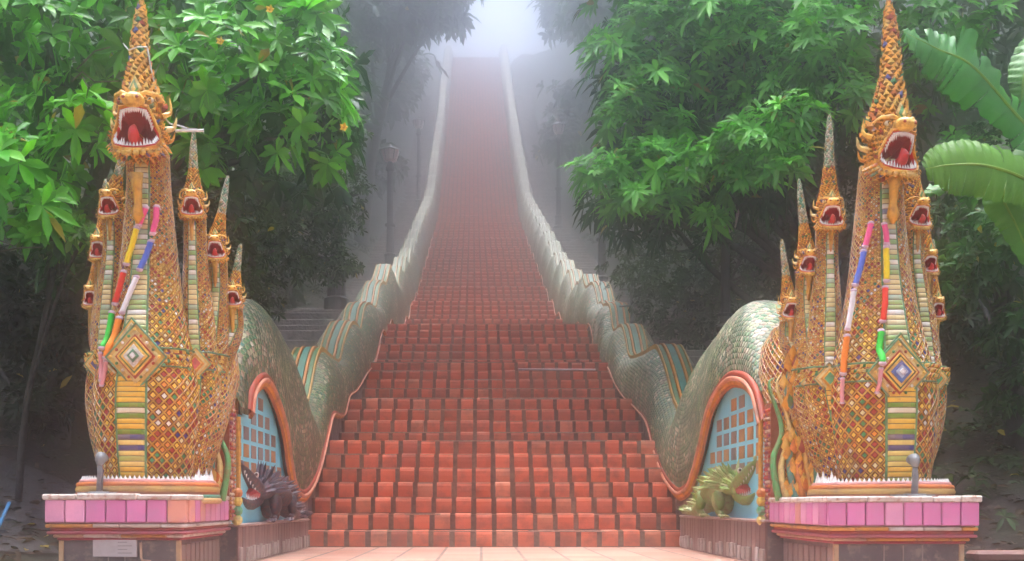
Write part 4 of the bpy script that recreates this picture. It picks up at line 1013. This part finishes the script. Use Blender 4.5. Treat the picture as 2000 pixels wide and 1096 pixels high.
# darker inner layer of the same crown
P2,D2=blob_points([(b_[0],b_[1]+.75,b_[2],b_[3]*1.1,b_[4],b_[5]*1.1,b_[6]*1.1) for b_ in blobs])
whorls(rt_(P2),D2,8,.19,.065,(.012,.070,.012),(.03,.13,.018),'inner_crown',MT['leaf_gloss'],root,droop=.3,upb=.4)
trunk_mesh(root,[(0,0,-.4),(.05,0,.9),(.25,-.1,2.0),(.6,-.3,3.2)],.13,.07,[(.5+.03*i,(b_[0]-ox,b_[1]-oy+.3,b_[2]-oz)) for i,b_ in enumerate(blobs)]
,MT['darkbark'])
mb=MB()    # bare twigs and yellow flowers
for pts in ([(150,135),(185,100),(215,92)],[(140,160),(160,140),(185,160),(235,158)],[(160,150),(172,170),(180,165)],[(-5,492),(40,484),(80,483)],[(0,470),(25,480)]):
    mb=MB(); mb.tube([(XZ(a,6.6)-ox,6.6-oy,hz(6.6,b_)-oz) for a,b_ in pts],.005,5); mb.build('twig',[MT['bark']],root)

for a,b_ in ((528,20),(431,82),(672,250)):
    mb=MB(); c_=np.array((XZ(a,6.95)-ox,6.95-oy,hz(6.95,b_)-oz))
    for k in range(5):
        t=k*1.257; u=np.array([math.cos(t),-.35,math.sin(t)]); mb.petal(c_,u,(0,-1,0),.032,.028,.012,col=(.85,.55,.03))
    mb.ellipsoid(c_+np.array([0,-.004,0]),(.010,.010,.010),6,4,col=(.7,.3,.02)); mb.build('flower',[MT['cloth']],root)

# whorled tree at the right
root=thing('evergreen_tree','light green tree with layered drooping leaf sprays reaching over the right serpent wall','tree',(4.6,12.6,1.2))
ox,oy,oz=4.6,12.6,1.2
blobs=[B(1170,340,10.6,55,.35,30,26),B(1240,310,10.8,60,.4,35,30),B(1215,385,10.6,45,.3,30,20),B(1310,330,10.7,70,.4,45,36),B(1300,400,10.8,50,.3,25,14),B(1400,300,10.5,80,.4,45,40),B(1480,270,10.3,80,.4,45,40),B(1540,240,10.2,60,.4,35,24),B(1440,340,10.5,80,.4,35,26),B(1530,320,10.2,50,.35,35,18),
       B(1215,215,11.0,50,.4,40,22),B(1260,170,11.2,70,.5,60,36),B(1200,90,11.2,45,.5,60,22),B(1280,70,11.2,90,.5,60,44),B(1380,40,11.2,100,.6,60,46),B(1340,130,11.4,80,.5,50,34),B(1290,245,11.2,60,.4,30,20),B(1480,60,11.0,90,.6,80,46),B(1560,130,10.8,80,.5,60,40),B(1620,60,10.8,90,.6,70,40),B(1650,180,10.9,70,.5,60,26),B(1440,180,11.6,90,.5,50,24),
       B(1250,-60,11.4,120,.8,80,50),B(1450,-70,11.4,160,.9,80,60),B(1650,-70,11.4,150,.9,90,50),B(1385,420,10.6,40,.2,18,7),B(1830,40,11.5,120,.8,90,46),B(1800,160,12,90,.7,70,26),B(1900,320,11.5,90,.6,70,24)]
blobs=[tuple(b_[:6])+(b_[6]*1.25,) for b_ in blobs]
P_,D_=blob_points(blobs,.45); D_=nrm(D_*np.array([1,1,.7])+np.array([-.15,-.4,.1])); rt_=lambda P:P-np.array([ox,oy,oz])
whorls(rt_(P_),D_,10,.19,.056,(.07,.32,.035),(.22,.62,.07),'crown',MT['leaf'],root,droop=.34,upb=.75,shape=(0,.9,.85,0),yellow=.006)
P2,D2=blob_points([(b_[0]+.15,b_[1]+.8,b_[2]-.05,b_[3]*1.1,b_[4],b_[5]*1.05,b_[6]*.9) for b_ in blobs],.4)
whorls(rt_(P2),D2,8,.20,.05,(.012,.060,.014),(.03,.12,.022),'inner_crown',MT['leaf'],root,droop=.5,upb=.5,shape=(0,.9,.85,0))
trunk_mesh(root,[(0,0,-.6),(-.1,-.1,1.0),(-.35,-.4,2.2),(-.7,-.6,3.4)],.16,.08,[(.35+.02*i,(b_[0]-ox,b_[1]-oy+.2,b_[2]-oz-.05)) for i,b_ in enumerate(blobs)],MT['darkbark'])

# small-leaved trees and shrubs along the left path and behind the statues
def bushy(name,label,x,y,blobs,per,leafL,c1,c2,group=None,trunk=(.1,.05),cat='tree',mat='leaf',wk=6,sh=.5,upb=.4):
    z0=hill(x,y)-.1; root=thing(name,label,cat,(x,y,z0),group)
    P_,D_=blob_points(blobs,sh); o=np.array([x,y,z0])
    whorls(P_-o,D_,wk,leafL,leafL*.38,c1,c2,'crown' if cat=='tree' else 'foliage',MT[mat],root,droop=.3,upb=upb,yellow=.004)
    top=max(b_[2] for b_ in blobs)-z0
    cx=np.mean([b_[0] for b_ in blobs])-x; cy_=np.mean([b_[1] for b_ in blobs])-y
    trunk_mesh(root,[(0,0,-.2),(cx*.2,cy_*.2,top*.35),(cx*.5,cy_*.5,top*.6),(cx*.8,cy_*.8,top*.85)],trunk[0],trunk[1],[(.35+.5*rng.random(),(b_[0]-x,b_[1]-y,b_[2]-z0)) for b_ in blobs],MT['darkbark'],'trunk' if cat=='tree' else 'stem')
    return root
bushy('small_leaved_tree','dark small-leaved tree hanging over the left path behind the big serpent hump',-3.3,12.6,
      [B(520,370,11.0,75,.5,75,200),B(610,340,11.6,70,.5,60,170),B(660,300,11.8,55,.4,40,90),B(690,270,11.9,40,.3,20,34),B(640,420,11.8,60,.5,70,170),B(560,480,11.4,80,.5,70,200),B(640,510,12.0,65,.5,45,120),B(690,520,12.0,24,.2,14,22),B(500,560,11.5,50,.4,60,110),B(560,420,12.2,120,.6,120,260),B(700,380,12.6,26,.3,70,50)],1,.085,(.022,.060,.016),(.060,.135,.030),wk=6)
bushy('small_leaved_tree','dark small-leaved tree behind the side necks of the left serpent',-4.2,10.4,
      [B(420,420,9.6,110,.5,100,240),B(400,560,9.8,110,.5,90,240),B(330,330,9.9,120,.5,80,160),B(470,640,10.3,60,.4,50,100)],1,.09,(.013,.034,.010),(.030,.070,.018))
bushy('dark_shrub','very dark shrub in deep shade left of the left statue, above the leaf litter',-5.2,10.2,
      [B(90,620,9.6,130,.6,110,260),B(20,760,9.4,110,.5,70,190),B(150,760,9.2,70,.5,80,170),B(130,540,9.8,130,.6,60,120),B(60,640,8.3,90,.4,70,150),B(150,690,8.4,50,.4,90,110),B(60,800,8.3,90,.4,40,90),B(0,560,8.2,70,.4,70,90)],1,.10,(.008,.018,.008),(.022,.042,.016),cat='shrub')
bushy('leafy_shrub','pale green leafy shrub sprig beside the outer heads of the left serpent',-3.5,7.7,
      [B(120,440,7.3,60,.3,26,30),B(165,462,7.1,26,.2,12,12),B(90,470,7.4,50,.3,25,20)],1,.10,(.07,.20,.02),(.18,.34,.06),cat='shrub',trunk=(.03,.015))
bushy('creeping_shrub','dark creeping shrub covering the bank behind the right lamp post',4.9,14.0,
      [B(1300,560,14.5,110,.6,90,260),B(1400,560,14.3,90,.5,110,240),B(1480,500,14.1,80,.5,110,200),B(1330,650,14.3,70,.5,50,130),B(1250,500,15.8,80,.6,80,180),B(1390,660,14.0,60,.4,50,90)],1,.10,(.018,.050,.016),(.045,.105,.026),cat='shrub')
bushy('broadleaf_shrub','mid green broad-leaved shrub on the right bank beside the right statue',4.6,8.8,
      [B(1880,540,8.6,60,.4,60,60),B(1960,480,8.4,60,.4,80,60),B(1920,420,9.0,90,.4,60,60),B(1990,640,8.4,50,.4,70,60),B(1860,470,9.4,50,.3,60,40),B(1990,760,8.6,40,.3,60,40)],1,.13,(.028,.095,.022),(.055,.165,.035),cat='shrub',wk=7)
bushy('dark_shrub','dark thicket on the right bank between the statue and the frame edge',5.3,11.2,
      [B(1760,480,11.0,110,.6,120,220),B(1880,620,10.6,110,.5,90,200),B(1960,300,11.0,110,.6,120,170),B(1700,300,11.6,120,.6,110,170),B(1620,430,11.8,90,.5,110,170),B(1560,560,12.2,80,.5,80,120),B(1980,820,9.2,60,.3,40,60)],1,.11,(.012,.036,.012),(.030,.078,.022),cat='shrub')
# ferns and herbs covering the banks: one mass nobody could count
def bank_cover(name,xa,xb,za,zb,n,L,c1,c2,hmax=.25):
    x=xa+(xb-xa)*rng.random(n); z=za+(zb-za)*rng.random(n)**.8
    keep=np.sin(x*2.1+z*.8)+np.sin(x*.9-z*1.7)+rng.normal(size=n)*.6>-.5; x=x[keep]; z=z[keep]
    x=x+np.array([drift(q) for q in z]); h=np.array([hill(a,b_) for a,b_ in zip(x,z)])+rng.random(len(x))**2*hmax
    P_=np.stack([x,z,h],1); D_=np.tile(np.array([0,-.2,1.0]),(len(x),1))
    o=whorls(P_,D_,6,L,L*.35,c1,c2,name,MT['leaf'],None,droop=.5,upb=.3,yellow=.02)
    return tag(o,kind='stuff')
bank_cover('ground_cover',-11,-3.3,8.6,34,9000,.16,(.012,.030,.010),(.030,.070,.018))
bank_cover('ground_cover',3.55,11,7.4,34,9000,.16,(.014,.038,.012),(.040,.095,.022))
# leaf litter
n=5200; x=np.where(rng.random(n)<.5,-7+4.3*rng.random(n),2.7+4.3*rng.random(n)); z=4.6+6.5*rng.random(n)
P_=np.stack([x,z,np.array([hill(a,b_) for a,b_ in zip(x,z)])+.012+.02*rng.random(n)],1)
th=rng.random(n)*6.283; D_=np.stack([np.cos(th),np.sin(th),rng.normal(size=n)*.25],1)
c_=leaf_cols(n,(.028,.016,.010),(.085,.048,.025),.02)
tag(leaf_mesh('leaf_litter',P_,D_,np.tile([0,0,1.0],(n,1))+rng.normal(size=(n,3))*.3,.06+.06*rng.random(n),.03+.02*rng.random(n),c_,MT['leaf'],droop=.1),kind='stuff')

# forest trees up both sides of the stairs
def forest_tree(x,y,H,R,label,seed,dens=1.0,low=.35):
    blobs=[]; z0=hill(x,y); nb=11
    for k in range(nb):
        a=rng.random()*6.283; rr=R*(.2+.65*rng.random()); hh=H*(low+(1-low)*rng.random())
        taper=1-.45*abs(hh/H-.65)
        blobs.append((x+rr*math.cos(a)*taper,y+rr*math.sin(a)*taper,z0+hh,R*.42,R*.42,R*.28,int(75*dens)))
    L=.16+.008*y; v=rng.random()
    return bushy('forest_tree',label,x,y,blobs,1,L,tuple(np.array((.018,.045,.014))*(.8+.6*v)),tuple(np.array((.045,.105,.028))*(.8+.6*v)),group='forest trees up the misty slope',trunk=(.10+.012*H,.05),wk=7,sh=.35)
spots=[(-4.3,15.5,6.5,1.7,'tree close behind the drooping small-leaved one on the left'),(-4.7,19.5,7.5,2.1,'second tree up the left bank, slightly hazy'),(-4.3,24.5,8,2.0,'slender tree leaning to the left path midway up'),(-4.9,30,9,2.5,'hazy tree beside the left path above the tall lamp post'),(-4.6,37,10,2.6,'misty grey-green tree beside the upper left path'),(-5.0,45,11,3.0,'pale foggy tree high on the left, near the glow'),(-5.6,54,12,3.2,'faintest tree at the upper left of the stairs'),(-8,13,9,3.0,'broad dark tree deep in the left wood'),(-8.5,20,10,3.2,'tall tree deep in the left wood, second row'),(-9,29,11,3.6,'tall hazy tree of the left second row'),(-9,40,13,4,'big foggy tree of the left second row'),
       (-6.6,9.6,8,2.6,'dark tree at the far left edge'),
       (4.9,17.5,6.5,1.9,'tree behind the layered green one on the right'),(5.0,22,7.5,2.1,'second tree up the right bank, slightly hazy'),(4.7,27.5,8.5,2.2,'hazy tree beside the right path, above the leafy branch tip'),(5.0,34,9.5,2.6,'misty tree beside the right path next to the third lamp post'),(5.2,42,11,3.0,'pale foggy tree high on the right'),(5.2,51,12,3.2,'faintest tree at the upper right of the stairs'),(8.2,13.5,9,3.0,'broad dark tree deep in the right wood'),(8.6,20,10,3.3,'tall tree deep in the right wood, second row'),(9,29,11.5,3.6,'tall hazy tree of the right second row'),(9.2,40,13,4,'big foggy tree of the right second row'),(7.2,9.8,8,2.5,'dark tree at the far right edge')]
for i,(x,y,H,R,lab) in enumerate(spots): forest_tree(x,y,H,R,lab,i,dens=1.15 if y<25 else .95,low=.12 if abs(x)<6 and y<40 else .2)
# overhanging limbs high in the fog at the upper left
bushy('overhanging_tree','foggy tree with a leafy bough reaching over the stairs at the top left',-3.9,33,
      [B(830,10,31,80,1.0,30,150),B(760,30,31,70,1.0,40,130),B(880,40,32,30,.6,18,36),B(720,-40,31,110,1.3,60,160),B(850,-50,31,90,1.2,50,150)],1,.42,(.03,.07,.022),(.06,.13,.035),trunk=(.25,.1))

# tall trees added above the frame, unseen, to shade the near haze
def unseen_shade_tree(label,x,y,blobs):
    bushy('unseen_shade_tree',label,x,y,blobs,1,.34,(.02,.06,.015),(.045,.12,.025),group='unseen canopy trees added to shade the foot of the stairs',trunk=(.26,.12),wk=8,sh=.3)
def cb_(x,y,h,r,n): return (x,y,h,r,r,r*.35,n)
unseen_shade_tree('unseen canopy tree left of the lowest steps, added to shade the near haze',-7.0,12.5,[cb_(-6.5+2.3*i,yy,8.2+.3*((i+j)%3)+.55*(yy-8.5),1.8,120) for i in range(3) for j,yy in enumerate((12.4,14.6,16.8,19.0))])
unseen_shade_tree('unseen canopy tree right of the lowest steps, added to shade the near haze',7.6,12.5,[cb_(1.9+2.3*i,yy,8.2+.3*((i+j)%3)+.55*(yy-8.5),1.8,120) for i in range(3) for j,yy in enumerate((12.4,14.6,16.8,19.0))])
# banana plant at the right edge
root=thing('banana_plant','banana plant with big torn bright green leaves at the right edge behind the statue','banana plant',(3.95,6.9,.25))
ox,oy,oz=3.95,6.9,.25
def banana(pts,wid,label,torn,roll,seed,c=(.10,.30,.035)):
    rs=np.random.default_rng(seed); S=catm([(XZ(a,z)-ox,z-oy,hz(z,b_)-oz) for a,b_,z in pts],16); n=len(S)
    mb=MB(); T=np.gradient(S,axis=0); T=nrm(T)
    ref=np.array(roll,float); sd=nrm(np.cross(T,ref)); up=nrm(np.cross(sd,T))
    for s_ in (-1,1):
        rows=[];uv=[]
        i=0
        while i<n-1:
            run=int(rs.integers(2,9)) if torn[s_<0]>0 else n
            j=min(n-1,i+run); gap=torn[s_<0]*.02*rs.random()
            tilt=torn[s_<0]*rs.normal()*.22; cut=1-torn[s_<0]*.35*rs.random()
            V=[];Q=[]
            for q in range(i,j+1):
                t=q/(n-1); w=wid*(math.sin(math.pi*min(1,(t*.93+.05)))**.55)*cut
                for m_ in range(6):
                    f=m_/5; arch_=-.10*f*f*w*3 -f*f*tilt*w; back=.18*f*w
                    wob=.012*math.sin(q*1.7+m_)*f
                    V.append(S[q]+sd[q]*s_*w*f+up[q]*(arch_+wob+.05*f*w)+T[q]*back-(T[q]*gap*f if q==j else 0))
            m2=j-i+1
            cc=tuple(np.array(c)*(.85+.3*rs.random()))
            mb.grid(np.array(V).reshape(m2,6,3),col=cc); i=j
    o=mb.build('leaf',[MT['leaf_gloss']],root,smooth=True)
    if label: o['label']=label
    mb=MB(); mb.tube([tuple(p-up[k]*.004) for k,p in enumerate(S)],[lerp(.020,.005,k/(n-1)) for k in range(n)],7,col=(.28,.40,.05)); mb.build('midrib',[MT['leaf_gloss']],o)
banana([(2090,330,6.9),(1990,230,6.9),(1900,130,6.8),(1830,95,6.8),(1765,62,6.75)],.27,'torn drooping leaf at the top',(1.2,.8),(0,-.85,.5),3,(.06,.26,.04))
banana([(2090,420,6.8),(2010,355,6.6),(1930,325,6.5),(1860,322,6.5),(1808,330,6.5)],.22,'broad backlit leaf over the side heads',(.15,.3),(0,-.95,.25),5,(.13,.30,.03))
banana([(2090,350,7.2),(2000,330,7.2),(1930,335,7.1),(1870,350,7.0),(1805,378,6.9)],.13,None,(.9,.9),(0,-.6,.8),8,(.12,.30,.08))
banana([(2110,160,7.2),(2050,260,7.0),(1990,330,6.9),(1960,380,6.8),(1985,440,6.8),(2030,540,6.7)],.13,None,(.1,.1),(-.3,-.9,.3),9,(.12,.33,.04))
banana([(2120,10,7.5),(2060,40,7.4),(2020,90,7.3),(2000,150,7.2),(1995,200,7.2)],.13,None,(.3,.2),(-.5,-.8,.3),11,(.14,.34,.08))
mb=MB(); mb.tube([(.16,.05,-.6),(.15,.05,.5),(.13,.04,1.1),(.11,.02,1.6),(.09,.0,2.0)],[.11,.10,.085,.07,.05],12,col=(.16,.24,.06)); mb.build('stem',[MT['leaf']],root,smooth=True)
for a,z,b_ in ((2090,6.9,330),(2090,6.8,420),(2090,7.2,350),(2110,7.2,160),(2120,7.5,10)):
    e=np.array((XZ(a,z)-ox,z-oy,hz(z,b_)-oz)); q0=np.array((.09,0,1.9)); mid=lerp(q0,e,.5)+np.array((.06,0,-.06))
    mb=MB(); mb.tube([tuple(p) for p in catm([q0,mid,e],5)],[.030]*10+[.022],8,col=(.22,.36,.06)); mb.build('leaf_stalk',[MT['leaf']],root,smooth=True)
# ---------------------------------------------------------------- haze
zt=44.0
mb=MB(); mb.box(-52,52,-6.5,97,-2.0,zt)
hm_=bpy.data.materials.new('haze'); hm_.use_nodes=True; nt=hm_.node_tree; nt.nodes.clear()
out=nt.nodes.new('ShaderNodeOutputMaterial'); pv=nt.nodes.new('ShaderNodeVolumePrincipled'); pv.inputs['Density'].default_value=HAZE_DENSITY; pv.inputs['Color'].default_value=(.90,.93,1.0,1); pv.inputs['Anisotropy'].default_value=.967
nt.links.new(pv.outputs[0],out.inputs['Volume'])
tag(mb.build('haze',[hm_]),kind='stuff')
